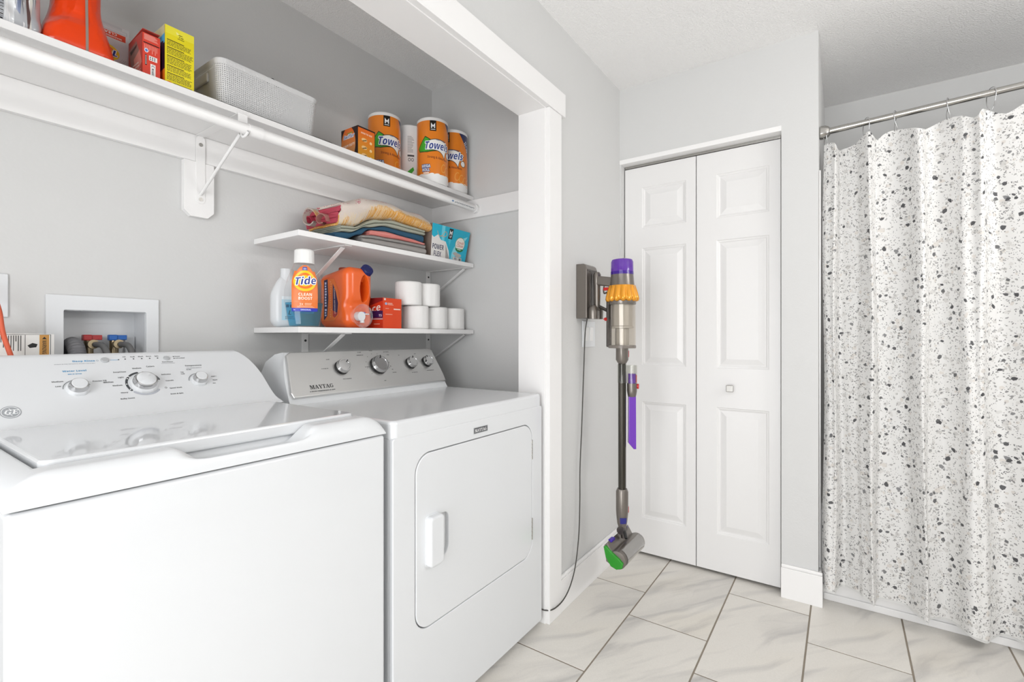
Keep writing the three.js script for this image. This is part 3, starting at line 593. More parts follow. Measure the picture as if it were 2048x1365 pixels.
  const ys = canvasTex(512, 768, (g, W, H) => {
    rect(g, '#cfc9a0', 0, 0, W, 190); poly(g, '#3fa9dc', [[0, 190], [W, 110], [W, 230], [0, 270]]); rect(g, '#1a1016', 0, 250, W, 370); rect(g, '#7a2f3a', 330, 200, 50, 420); rect(g, '#4a1d4d', 410, 200, 70, 420); poly(g, '#ef7a1e', [[0, 620], [W, 560], [W, 768], [0, 768]]); marks(g, '#f9c04a', 130, 660, 110, 50);
  });
  place(carton('yellow_carton', 'tall bright yellow carton with dense black print on the long shelf', 'carton', 0.547, 0.6195, SH1, 0.168, -1.68, -1.54, { front: yf, side: ys }, M(0xe7c62c, 0.5)), 0.583, SH1, -1.61);
  // duster refill carton
  const sf = canvasTex(384, 608, (g, W, H) => {
    const gr = g.createLinearGradient(0, 0, 0, H); gr.addColorStop(0, '#e8671b'); gr.addColorStop(1, '#dca61b'); g.fillStyle = gr; g.fillRect(0, 0, W, H); rect(g, '#20120f', 0, 0, W, 26); rect(g, '#20120f', W - 12, 0, 12, H);
    txt(g, 'HOW TO USE', 190, 110, 42, '#fbe9d6', { bold: true });
    for (const y of [230, 370, 510]) { ell(g, '#f3c98b', 140, y, 62, 34); poly(g, '#8a6a3a', [[90, y + 20], [180, y - 20], [200, y], [110, y + 34]]); ell(g, '#fbe3b0', 285, y + 20, 26, 26); txt(g, String((y - 90) / 140 | 0), 285, y + 20, 34, '#e08a1c'); }
  });
  const ss = canvasTex(512, 608, (g, W, H) => {
    rect(g, '#2a1512', 0, 0, W, H); const gr = g.createLinearGradient(0, 0, 0, H); gr.addColorStop(0, '#ea6a1c'); gr.addColorStop(1, '#e0b07a'); g.fillStyle = gr; g.beginPath(); g.ellipse(225, 300, 220, 330, 0, 0, 7); g.fill();
    txt(g, 'Swiffer', 235, 150, 92, '#1f3f94', { italic: true, stroke: '#fff', lw: 16, sx: 1.05 }); rect(g, '#5aa83c', 190, 86, 170, 14);
    txt(g, 'HEAVY DUTY', 225, 320, 66, '#fdeee0', { rot: -0.05 }); ell(g, '#efe3b6', 300, 540, 110, 90); ell(g, '#d8c98a', 290, 560, 60, 50);
  });
  place(carton('duster_carton', 'orange and dark brown duster refill carton beside a paper towel roll', 'carton', 1.202, 1.286, SH1, 0.131, -1.664, -1.56, { front: sf, side: ss }, M(0x3a1f18, 0.5)), 1.244, SH1, -1.612);
}
{
  // big orange jug cut by the top of the picture: flared foot, waist, handle bay, level strip
  const j = thing('detergent_jug', 'large orange plastic jug with a grey level strip on the long upper shelf', 'jug');
  const orange = P(0xee4410, 0.3, { clearcoat: 0.2 });
  const wide = (t) => lerp(0.142, 0.088, sst(t, 0, 0.5)) - 0.03 * sst(t, 0.72, 1), deep = (t) => lerp(0.125, 0.1, sst(t, 0, 0.6)) - 0.03 * sst(t, 0.75, 1), cxx = (t) => 0.370 + 0.004 * t;
  const rings = [];
  for (let i = 0; i <= 44; i++) {
    const t = i / 44, y = SH1 + 0.27 * t, edge = 0.008 * (1 - sst(t, 0, 0.03));
    rings.push(rrect(wide(t) - 2 * edge, deep(t) - 2 * edge, 0.034, 12).map(([x, z]) => {
      let zz = z; const bay = (1 - sst(x, -0.022, -0.008)) * sst(t, 0.16 + (x + 0.06) * 2.2, 0.26 + (x + 0.06) * 2.2) * (1 - sst(t, 0.75, 0.85));
      if (z > 0) zz = z - 0.02 * bay;
      return V3(cxx(t) + x, y, -1.592 + zz);
    }));
  }
  mesh('body', crease(loft(rings, { flip: true }), 0.9), orange, j);
  const zf = (t) => -1.592 + deep(t) / 2 + 0.0006;
  mesh('level_strip', grid(Array.from({ length: 30 }, (_, i) => { const t = 0.012 + 0.75 * i / 29; return [V3(cxx(t) + 0.006, SH1 + 0.27 * t, zf(t)), V3(cxx(t) + 0.0115, SH1 + 0.27 * t, zf(t))]; })), M(0x9b8a80, 0.35), j);
  mesh('cap', lathe([[0, SH1 + 0.268], [0.024, SH1 + 0.268], [0.023, SH1 + 0.305], [0, SH1 + 0.307]], 0.376, -1.592, 32), P(0x1c2f7a, 0.35), j);
  place(j, 0.372, SH1, -1.592);
  // clear pouch of attachments and a grey can at the end of the shelf
  const pouchTex = canvasTex(512, 512, (g, W, H) => {
    rect(g, '#b9bcc0', 0, 0, W, H); rect(g, '#6b6e73', 0, 0, 90, H); for (let i = 0; i < 60; i++) rect(g, i % 2 ? '#2b2c30' : '#8d9096', 96, i * 9, 46, 5);
    rect(g, '#eceff1', 150, 0, 95, H); poly(g, '#7d8aa8', [[255, 100], [330, 160], [300, 420], [262, 400]]); poly(g, '#5d4643', [[330, 0], [352, 0], [410, 512], [372, 512]]); poly(g, '#d9d6ce', [[360, 0], [440, 0], [450, 200], [380, 512], [410, 512]]); poly(g, '#1b1d2c', [[440, 40], [500, 10], [500, 160], [455, 200]]);
    for (let i = 0; i < 26; i++) { const x = 160 + 330 * rnd(), y = 512 * rnd(); poly(g, i % 3 ? '#ffffff' : '#6e7177', [[x, y], [x + 6 + 10 * rnd(), y + 10], [x + 20 * rnd(), y + 40 + 60 * rnd()]]); }
  });
  const p = thing('attachment_pouch', 'crinkled clear plastic pouch of grey attachments beside the large orange jug', 'pouch');
  const body = blob(0.088, 0.2, 0.07, 0.02, 26, (v) => { const k = noise(v.x * 60, v.y * 40, v.z * 60) - 0.5; v.x += 0.012 * k * (v.y > 0.01 ? 1 : 0); v.z += 0.016 * (noise(v.x * 45 + 9, v.y * 30, v.z * 30) - 0.5); v.x *= 1 - 0.25 * v.y; });
  { const q = body.attributes.position, uv = body.attributes.uv; for (let i = 0; i < q.count; i++) uv.setXY(i, q.getX(i) / 0.09 + 0.5, q.getY(i) / 0.2); }
  mesh('pouch', body, P(0xffffff, 0.12, { map: pouchTex, clearcoat: 1, clearcoatRoughness: 0.05 }), p);
  p.position.set(0.256, SH1, -1.57);
  const can = tag(mesh('spray_can', lathe([[0, SH1], [0.026, SH1], [0.028, SH1 + 0.004], [0.028, SH1 + 0.16], [0.02, SH1 + 0.18], [0.013, SH1 + 0.2], [0, SH1 + 0.201]], 0.182, -1.56, 32), M(0x8c8f93, 0.3, { metalness: 0.6 })), 'grey metal can at the end of the shelf past the plastic pouch', 'can');
}
{
  // grey woven-look storage basket on a black tray
  tag(mesh('serving_tray', bx(0.672, 1.064, SH1, SH1 + 0.005, -1.785, -1.522, 0.002), blackMat), 'thin black tray lying under the grey basket', 'tray');
  const b = thing('storage_basket', 'pale grey perforated plastic storage basket with rounded corners on black tray', 'basket');
  const grey = M(0xd9d9d9, 0.5), y0 = SH1 + 0.0055, H = 0.148, cx = 0.859, cz = -1.663;
  const holes = canvasTex(32, 32, (g) => { rect(g, '#ffffff', 0, 0, 32, 32); g.fillStyle = '#000'; g.beginPath(); g.roundRect ? g.roundRect(9, 9, 13, 13, 4) : g.rect(9, 9, 13, 13); g.fill(); }, { repeat: true });
  holes.colorSpace = THREE.NoColorSpace;
  const mesht = M(0xd9d9d9, 0.5, { alphaMap: holes, alphaTest: 0.5, side: THREE.DoubleSide });
  const ringAt = (y, off = 0) => { const t = (y - y0) / H, w = lerp(0.318, 0.342, t) + off, d = lerp(0.206, 0.228, t) + off; return rrect(w, d, 0.03, 8).map(([x, z]) => V3(cx + x, y, cz + z)); };
  const wallG = (ya, yb, off) => { const rows = [ya, lerp(ya, yb, 0.33), lerp(ya, yb, 0.66), yb].map((y) => { const r = ringAt(y, off); return [...r, r[0]]; }); const s = [0]; for (let i = 1; i < rows[3].length; i++) s.push(s[i - 1] + rows[3][i].distanceTo(rows[3][i - 1])); return grid(rows, { flip: true, uv: (i, j, p) => [s[j] / 0.006, (p.y - y0) / 0.006] }); };
  mesh('perforated_wall', wallG(y0 + 0.012, y0 + H - 0.014, 0), mesht, b);
  mesh('inner_liner', wallG(y0 + 0.006, y0 + H - 0.016, -0.022), M(0xd9d9d9, 0.5, { side: THREE.DoubleSide }), b);
  mesh('rim', [loft([ringAt(y0 + H - 0.015, 0.0005), ringAt(y0 + H - 0.003, 0.003), ringAt(y0 + H, 0)], { open0: true, open1: true, flip: true }), loft([ringAt(y0 + H, 0), ringAt(y0 + H - 0.001, -0.008), ringAt(y0 + H - 0.016, -0.006)], { open0: true, open1: true, flip: true })], grey, b);
  mesh('base', [loft([ringAt(y0, -0.006), ringAt(y0 + 0.004, 0.0005), ringAt(y0 + 0.013, 0.0005)], { flip: true, open1: true }), loft([ringAt(y0 + 0.003, -0.01), ringAt(y0 + 0.005, -0.01)], { flip: true })], grey, b);
  mesh('side_handle', bx(cx - 0.1735, cx - 0.1655, y0 + 0.088, y0 + 0.116, cz - 0.045, cz + 0.045, 0.004), grey, b);
  place(b, cx, y0, cz);
  tag(mesh('hair_clip', tube([[0.905, SH1 + 0.02, -1.68], [0.907, SH1 + 0.15, -1.68], [0.912, SH1 + 0.21, -1.68], [0.93, SH1 + 0.222, -1.68], [0.95, SH1 + 0.19, -1.68], [0.955, SH1 + 0.12, -1.68], [0.955, SH1 + 0.02, -1.68]], 0.006, 50, 8), blackMat), 'black wire loop standing up out of the grey basket', 'wire loop');
}
{
  // paper towel rolls
  const wrap = canvasTex(1024, 512, (g, W, H) => {
    rect(g, '#f5f4f2', 0, 0, W, H); const x0 = 215, x1 = 815, y0 = 22, y1 = 452;
    g.fillStyle = '#ee8620';
    g.beginPath(); g.moveTo(x0, y0); g.lineTo(x1, y0); g.lineTo(x1, y1 + 12); for (let x = x1; x >= x0; x -= 60) g.quadraticCurveTo(x - 15, y1 - 16 + 20 * rnd(), x - 60 < x0 ? x0 : x - 60, y1); g.closePath(); g.fill();
    poly(g, '#1c2257', [[640, y0], [x1, y0], [x1, 250], [750, 150]]); g.save(); g.translate(740, 70); g.rotate(0.9); marks(g, '#e8eaf4', 0, 0, 120, 16); marks(g, '#e8eaf4', 0, 24, 100, 16); g.restore();
    rect(g, '#17140f', 468, y0, 66, 84); poly(g, '#ffffff', [[480, 84], [480, 40], [501, 62], [522, 40], [522, 84], [511, 84], [511, 66], [501, 76], [491, 66], [491, 84]]); rect(g, '#fff', 478, 92, 46, 5);
    poly(g, '#3fae2a', [[330, 240], [420, 150], [520, 200], [540, 262], [440, 275], [350, 268]], '#133018', 6);
    g.beginPath(); g.moveTo(430, 195); g.bezierCurveTo(520, 150, 640, 170, 700, 215); g.bezierCurveTo(660, 240, 640, 260, 628, 320); g.bezierCurveTo(600, 270, 560, 250, 440, 262); g.closePath(); g.fillStyle = '#faf8f4'; g.fill(); g.strokeStyle = '#2a2320'; g.lineWidth = 5; g.stroke();
    txt(g, 'Towels', 545, 222, 82, '#223a8c', { italic: true, stroke: '#ffffff', lw: 12, sx: 1.02 }); txt(g, 'Super Premium', 590, 172, 15, '#31427f'); ell(g, '#faf8f4', 690, 280, 30, 26, '#2a2320', 5);
    txt(g, 'Strong & Absorbent', 560, 320, 25, '#7c2f1c', { rot: 0.05 }); txt(g, 'MEGA', 425, 388, 34, '#fff', { stroke: '#2b4a8c', lw: 9 }); txt(g, 'ROLL', 425, 418, 34, '#fff', { stroke: '#2b4a8c', lw: 9 }); rect(g, '#fbe3d4', 396, 438, 62, 12);
    g.strokeStyle = '#f6b65a'; g.lineWidth = 5; for (let i = 0; i < 4; i++) { g.beginPath(); g.ellipse(620 + i * 50, 395 + 14 * i, 26, 34, 0.4, 0, 5); g.stroke(); }
    // white back with small print
    for (const xx of [30, 930]) { lines(g, '#9a9a9a', xx, 90, 70, 14, 10, 4); rect(g, '#444', xx, 245, 70, 14); ell(g, null, xx + 20, 285, 12, 12, '#444', 4); ell(g, null, xx + 52, 285, 12, 12, '#444', 4); poly(g, '#3fae2a', [[xx - 20, 400], [xx + 60, 345], [xx + 70, 370], [xx, 450]]); }
  });
  const H = 0.3, r = 0.072;
  const proto = thing('paper_towel_roll', 'orange-wrapped paper towel roll standing between duster carton and white-backed roll', 'paper towels', 'paper towel rolls on the long shelf');
  mesh('roll', lathe([[0.021, 0.004], [0.05, 0.001], [r - 0.006, 0.001], [r - 0.001, 0.008], [r - 0.0005, 0.15], [r - 0.001, H - 0.008], [r - 0.006, H - 0.001], [0.05, H - 0.001], [0.021, H - 0.004], [0.021, 0.004]], 0, 0, 48), paper, proto);
  mesh('core', new THREE.CylinderGeometry(0.0208, 0.0208, H - 0.012, 24, 1, true).translate(0, H / 2, 0), card, proto);
  const wg = new THREE.CylinderGeometry(r, r, H - 0.012, 72, 12, true); wg.translate(0, H / 2, 0);
  { const p = wg.attributes.position; for (let i = 0; i < p.count; i++) { const a = Math.atan2(p.getX(i), p.getZ(i)), k = 1 + 0.012 * (noise(3 + 2 * Math.cos(a), 3 + 2 * Math.sin(a), p.getY(i) * 20) - 0.5); p.setX(i, p.getX(i) * k); p.setZ(i, p.getZ(i) * k); } wg.computeVertexNormals(); }
  mesh('film_wrap', wg, P(0xffffff, 0.3, { map: wrap, clearcoat: 0.4, clearcoatRoughness: 0.15 }), proto);
  const spots = [[1.472, -1.722, 0.22, null], [1.632, -1.722, -2.75, 'paper towel roll with white printed back between two orange-fronted rolls'], [1.634, -1.577, 0.10, 'orange-wrapped paper towel roll in front of the white-backed roll'], [1.784, -1.585, -0.35, 'orange-wrapped paper towel roll beside the closet end wall']];
  spots.forEach(([x, z, a, lab], i) => {
    const o = i ? proto.clone() : proto; if (i) { o.name = numbered('paper_towel_roll'); scene.add(o); o.userData = { ...proto.userData }; }
    if (lab) o.userData.label = lab;
    o.position.set(x, SH1, z); o.rotation.set(0, Math.atan2(-x, -z) + Math.PI + a, 0);   // canvas centre (the back of the cylinder) turned towards the opening
  });
}

// ---------------------------------------------------------------- folded towels
function towel(name, label, mat, o) {
  // cross-section (z, y): a sheet folded back and forth; swept along x
  const { layers, t, zf, zbk, x0, x1, base, wob = 0, top } = o, mid = [], gap = 0.0006, N = 9;
  for (let i = 0; i < layers; i++) {
    const y = (i + 0.5) * t, fwd = i % 2 === 0;
    const a = fwd ? zbk : zf, b = fwd ? zf : zbk, ia = i === 0 ? 0 : 0.5 * t, ib = i === layers - 1 ? 0 : 0.5 * t, s = Math.sign(b - a);
    for (let k = 0; k <= N; k++) mid.push([lerp(a + s * ia, b - s * ib, k / N), y]);
    if (i < layers - 1) for (let k = 1; k < 5; k++) { const ang = -Math.PI / 2 + Math.PI * k / 5; mid.push([b - s * ib + s * 0.5 * t * Math.cos(ang), (i + 1) * t + 0.5 * t * Math.sin(ang)]); }
  }
  const h = t / 2 - gap, L = [], Rr = [];
  mid.forEach((p, i) => { const a = mid[Math.max(0, i - 1)], b = mid[Math.min(mid.length - 1, i + 1)], dx = b[0] - a[0], dy = b[1] - a[1], l = Math.hypot(dx, dy) || 1; L.push([p[0] - dy / l * h, p[1] + dx / l * h]); Rr.push([p[0] + dy / l * h, p[1] - dx / l * h]); });
  const outlines = [[...L, ...Rr.reverse()]], HT = layers * t;
  if (o.wrap) {                                    // outer turn of cloth: bottom, round the front, over the top
    const c = o.wrap, arc = (r, rev) => { const out = [[zbk, HT / 2 - r]]; for (let k = 0; k <= 16; k++) { const a = -Math.PI / 2 + Math.PI * k / 16; out.push([zf - HT / 2 + r * Math.cos(a) * 1.05, HT / 2 + r * Math.sin(a)]); } out.push([zbk, HT / 2 + r]); return rev ? out.reverse() : out; };
    const dens = (p) => { const q = []; p.forEach((v, i) => { if (i && Math.hypot(v[0] - p[i - 1][0], v[1] - p[i - 1][1]) > 0.03) for (let k = 1; k < 10; k++) q.push([lerp(p[i - 1][0], v[0], k / 10), lerp(p[i - 1][1], v[1], k / 10)]); q.push(v); }); return q; };
    outlines[0] = outlines[0].map(([z, y]) => [Math.min(z, zf) - c - 0.006, c + y * (HT - 2 * c) / HT]);
    outlines.push([...dens(arc(HT / 2, false)), ...dens(arc(HT / 2 - c + 0.0008, true))]);
  }
  const outer = [];
  const inner = [];
  outlines.forEach((outline, oi) => {
  const list = o.innerMat && oi === 0 ? inner : outer;
  const K = 60, rings = [];
  for (let i = 0; i <= K; i++) {
    const x = lerp(x0, x1, i / K), b = base(x), sc = top ? (top(x) - b) / (layers * t) : 1;
    rings.push(outline.map(([z, y]) => { const f = clamp((z - zbk) / (zf - zbk), 0, 1); const e = wob * (noise(x * 22, y * 50 + 3, z * 9) - 0.5); return V3(x + (i === 0 ? 0.02 * (noise(z * 25, y * 60, 4) - 0.5) * (wob ? 1 : 0.3) : 0), b + y * sc + e * 0.6 * clamp(y / t, 0, 1), z + e + (o.zs ? o.zs(x, y / (layers * t)) : 0) * f); }));
  }
  list.push(grid(rings.map((r) => [...r, r[0]]), { uv: (i, j, p) => [p.x * 4, (p.y - base(p.x) + (zf - p.z)) * 4] }));
  for (const [ri, rev] of [[0, false], [K, true]]) {
    const tri = THREE.ShapeUtils.triangulateShape(outline.map((p) => V2(...p)), []), pos = [], uv = [];
    for (const f of tri) for (const k of rev ? f : [f[0], f[2], f[1]]) { const p = rings[ri][k]; pos.push(p.x, p.y, p.z); uv.push(p.z * 4, (p.y - base(p.x)) * 4); }
    const g = new THREE.BufferGeometry(); g.setAttribute('position', new THREE.Float32BufferAttribute(pos, 3)); g.setAttribute('uv', new THREE.Float32BufferAttribute(uv, 2)); g.computeVertexNormals(); list.push(g);
  }
  });
  const m = tag(mesh(name, merged(outer), mat), label, 'towel', 'folded towels on the middle shelf');
  if (inner.length) mesh('inner_layers', merged(inner), o.innerMat, m);
  return m;
}
{
  const cloth = (c, o = {}) => P(c, 0.95, { bumpMap: rep(terry, 4), bumpScale: 0.0012, sheen: 0.3, sheenRoughness: 0.6, side: THREE.DoubleSide, ...o });
  const y = SH2 + 0.0005, pw = (pts) => (x) => { for (let i = 1; i < pts.length; i++) if (x <= pts[i][0]) { const k = sst(x, pts[i - 1][0], pts[i][0]); return lerp(pts[i - 1][1], pts[i][1], clamp(k, 0, 1)); } return pts[pts.length - 1][1]; };
  const greyTop = pw([[1.18, y + 0.028], [1.26, y + 0.036], [1.40, y + 0.041], [1.52, y + 0.041]]);
  const pinkTop = pw([[1.20, y + 0.033], [1.245, y + 0.058], [1.32, y + 0.064], [1.44, y + 0.058], [1.53, y + 0.052]]);
  const tealTop = pw([[1.06, y + 0.022], [1.14, y + 0.03], [1.22, y + 0.064], [1.32, y + 0.086], [1.44, y + 0.084], [1.53, y + 0.086]]);
  const sageTop = pw([[1.08, y + 0.05], [1.16, y + 0.056], [1.27, y + 0.104], [1.36, y + 0.118], [1.46, y + 0.113], [1.54, y + 0.11]]);
  const topTop = pw([[1.05, y + 0.118], [1.12, y + 0.140], [1.22, y + 0.180], [1.32, y + 0.192], [1.42, y + 0.182], [1.52, y + 0.183], [1.575, y + 0.165]]);
  towel('folded_towel', 'grey towel with a rolled edge lying directly on the middle shelf', cloth(0x9d9996), { layers: 3, t: 0.0137, zf: -1.522, zbk: -1.76, x0: 1.195, x1: 1.532, base: () => y, top: greyTop, wob: 0.003 });
  const stripe = canvasTex(256, 256, (g, W, H) => { rect(g, '#d98078', 0, 0, W, H); for (let i = 0; i < 32; i++) rect(g, i % 4 ? '#cf6d66' : '#e2a29b', 0, i * 8, W, 4); for (let i = 0; i < 64; i++) rect(g, 'rgba(250,210,205,0.35)', i * 4, 0, 1.5, H); }, { repeat: true });
  towel('folded_towel', 'coral pink ribbed towel rolled up on the grey towel', cloth(0xffffff, { map: rep(stripe, 3) }), { layers: 2, t: 0.0105, zf: -1.526, zbk: -1.72, x0: 1.232, x1: 1.528, base: (x) => greyTop(x) + 0.001, top: pinkTop, wob: 0.003 });
  const tealMat = cloth(0x2c5570);
  towel('folded_towel', 'dark teal blue towel draped over the coral towel', tealMat, { layers: 2, t: 0.0112, zf: -1.535, zbk: -1.765, x0: 1.085, x1: 1.53, base: (x) => (x < 1.19 ? lerp(y, Math.max(y, greyTop(1.19) + 0.001), sst(x, 1.12, 1.19)) : x < 1.235 ? lerp(greyTop(x) + 0.001, pinkTop(1.24) + 0.001, sst(x, 1.195, 1.235)) : pinkTop(x) + 0.001), top: tealTop, wob: 0.003 });
  towel('folded_towel', 'pale sage green towel folded in thin layers under the patterned towel', cloth(0xa9ab9c), { layers: 4, t: 0.0085, zf: -1.53, zbk: -1.765, x0: 1.105, x1: 1.535, base: (x) => tealTop(x) + 0.001, top: sageTop, wob: 0.003 });
  // patterned towel: cream cloth, ochre dye along the lower edge, raspberry blotches
  const pat = canvasTex(1024, 1024, (g, W, H) => {
    rect(g, '#ddd0c6', 0, 0, W, H);
    for (let i = 0; i < 2000; i++) { const x = W * rnd(), edge = H - 70 - 170 * fbm(x / 90, 3), y = edge + (H - edge) * rnd(); g.fillStyle = ['#dfa24c', '#e6b163', '#d8943f', '#e9bf82'][i % 4]; g.fillRect(x, y, 4 + 5 * rnd(), 16 + 30 * rnd()); }
    for (let i = 0; i < 260; i++) { const x = W * rnd(), y = H - 130 - 80 * rnd(); g.fillStyle = '#e8d3b2'; g.fillRect(x, y, 4, 30 + 30 * rnd()); }
    for (let i = 0; i < 420; i++) { const x = W * rnd(), y = H - 400 + 150 * (rnd() - 0.5); if (fbm(x / 70, y / 40, 6) > 0.5) { g.fillStyle = ['#c0405c', '#c9637a', '#b5364f'][i % 3]; g.fillRect(x, y, 8 + 22 * rnd(), 5 + 9 * rnd()); } }
    for (let i = 0; i < 200; i++) { const x = W * rnd(), y = H - 600 - 400 * rnd(); g.fillStyle = ['#c0405c', '#e0b05e', '#cfc0b4'][i % 3]; g.fillRect(x, y, 30 * rnd(), 16 * rnd()); }
  }, { repeat: true });
  const pm = cloth(0xffffff, { map: pat });
  const tw = towel('folded_towel', 'cream towel with ochre and raspberry dye on top of the towel stack', pm, { layers: 3, t: 0.024, wrap: 0.009, zf: -1.522, zbk: -1.745, x0: 1.105, x1: 1.572, base: (x) => Math.max(sageTop(x), sageTop(1.11)) + 0.0015, top: topTop, wob: 0.007, zs: (x, k) => 0.012 * Math.sin(x * 9 + k * 4), innerMat: cloth(0xbf4a5c) });
  // raspberry lining showing in the open folds at the near end
  const lin = cloth(0xc23c52), rose = cloth(0xc98d84);
  const fold = (pts, r, m) => { const L = pts.map((p) => V3(...p)), c = new THREE.CatmullRomCurve3(L), rows = []; for (let i = 0; i <= 40; i++) { const p = c.getPoint(i / 40); rows.push([V3(p.x + 0.001, p.y, p.z), V3(p.x + 0.05, p.y, p.z)]); } const inn = rows.map((q) => q.map((v) => V3(v.x, v.y + r, v.z))); return mesh('open_fold', [grid(rows), grid(inn, { flip: true }), grid(rows.map((q, i) => [q[0], inn[i][0]]))], m, tw); };
  const X0 = 1.088, yb = y + 0.06;
  fold([[X0, yb + 0.012, -1.60], [X0 - 0.004, yb + 0.03, -1.605], [X0 - 0.006, yb + 0.04, -1.63], [X0 - 0.006, yb + 0.026, -1.655], [X0 - 0.004, yb + 0.008, -1.645], [X0, yb + 0.006, -1.62]], 0.005, rose);
  fold([[X0, yb + 0.03, -1.655], [X0 - 0.006, yb + 0.058, -1.675], [X0 - 0.01, yb + 0.07, -1.705], [X0 - 0.01, yb + 0.05, -1.735], [X0 - 0.008, yb + 0.022, -1.735], [X0, yb + 0.008, -1.71], [X0, yb + 0.018, -1.68]], 0.006, pm);
  fold([[X0, yb + 0.02, -1.69], [X0 - 0.004, yb + 0.038, -1.70], [X0 - 0.004, yb + 0.04, -1.72], [X0, yb + 0.022, -1.722]], 0.005, lin);
  place(tw, 1.33, y, -1.63);
  for (const c of tw.children) { c.position.set(-1.33, -y, 1.63); }
  tw.geometry.translate(-1.33, -y, 1.63);
}
{
  // bag carton: front leans out towards the top
  const bagTex = canvasTex(1024, 560, (g, W, H) => {
    rect(g, '#1fb4d2', 0, 0, W, H); poly(g, '#6fd3e6', [[250, 0], [330, 0], [360, 230], [300, 400]]); poly(g, '#8fdcea', [[740, 180], [980, 90], [640, 560], [560, 560], [600, 420]]); poly(g, '#4cc6de', [[430, 120], [560, 40], [520, 330]]);
    poly(g, '#e9e6e3', [[0, 200], [60, 230], [170, 170], [260, 250], [400, 260], [500, 400], [540, 560], [0, 560]]); poly(g, '#a9a3a0', [[400, 300], [540, 560], [420, 560]]);
    g.strokeStyle = '#d7a06a'; g.lineWidth = 10; g.beginPath(); g.moveTo(150, 110); g.bezierCurveTo(190, 240, 300, 190, 330, 120); g.bezierCurveTo(360, 60, 430, 120, 400, 160); g.bezierCurveTo(330, 210, 300, 170, 260, 180); g.stroke();
    txt(g, 'POWER', 190, 375, 116, '#1f2148', { sx: 0.82 }); txt(g, 'FLEX', 180, 492, 116, '#1f2148', { sx: 0.82 }); marks(g, '#666', 110, 542, 130, 12);
    rect(g, '#141414', 452, 20, 108, 180); poly(g, '#ffffff', [[472, 130], [472, 44], [506, 88], [540, 44], [540, 130], [522, 130], [522, 90], [506, 112], [490, 90], [490, 130]]); rect(g, '#fff', 472, 146, 70, 9); rect(g, '#fff', 484, 166, 44, 9);
    ell(g, '#f3efe4', 800, 250, 128, 118, '#7f9a72', 10); txt(g, 'Fresh', 800, 225, 66, '#c9776a', { italic: true, font: 'serif' }); txt(g, 'Clean', 800, 278, 66, '#c9776a', { italic: true, font: 'serif' }); g.fillStyle = '#1f7a45'; g.beginPath(); g.ellipse(800, 330, 112, 62, 0, 0, Math.PI); g.fill(); marks(g, '#dff0e2', 750, 338, 100, 20);
    poly(g, '#b9b4ae', [[620, 430], [700, 400], [880, 430], [890, 470], [760, 500]]); rect(g, '#d5d2cd', 640, 490, 270, 70); txt(g, '13', 716, 524, 66, '#22335f'); rect(g, '#2c2f38', 830, 500, 26, 56); rect(g, '#2c2f38', 866, 500, 18, 56);
  });
  const o = thing('bag_carton', 'turquoise trash bag carton standing beside the towels on the middle shelf', 'carton');
  const zb0 = -1.535, zt = -1.522, h = 0.152, A = 1.578, B0 = 1.815, B1 = 1.842;
  const c = [V3(A, SH2, -1.66), V3(B1, SH2, -1.66), V3(B0, SH2, zb0), V3(A, SH2, zb0), V3(A, SH2 + h, -1.66), V3(B1, SH2 + h, -1.66), V3(B1, SH2 + h, zt), V3(A, SH2 + h, zt)];
  const quad = (a, b, d, e) => grid([[c[a], c[b]], [c[e], c[d]]]);
  mesh('carton', [quad(0, 3, 7, 4), quad(2, 1, 5, 6), quad(1, 0, 4, 5), quad(4, 7, 6, 5).clone(), quad(3, 0, 1, 2)], M(0x8f7e74, 0.7, { side: THREE.DoubleSide }), o);
  mesh('printed_front', grid([[c[3], c[2]], [c[7], c[6]]]), T(bagTex, 0.4, { side: THREE.DoubleSide }), o);
  place(o, 1.7, SH2, -1.6);
}

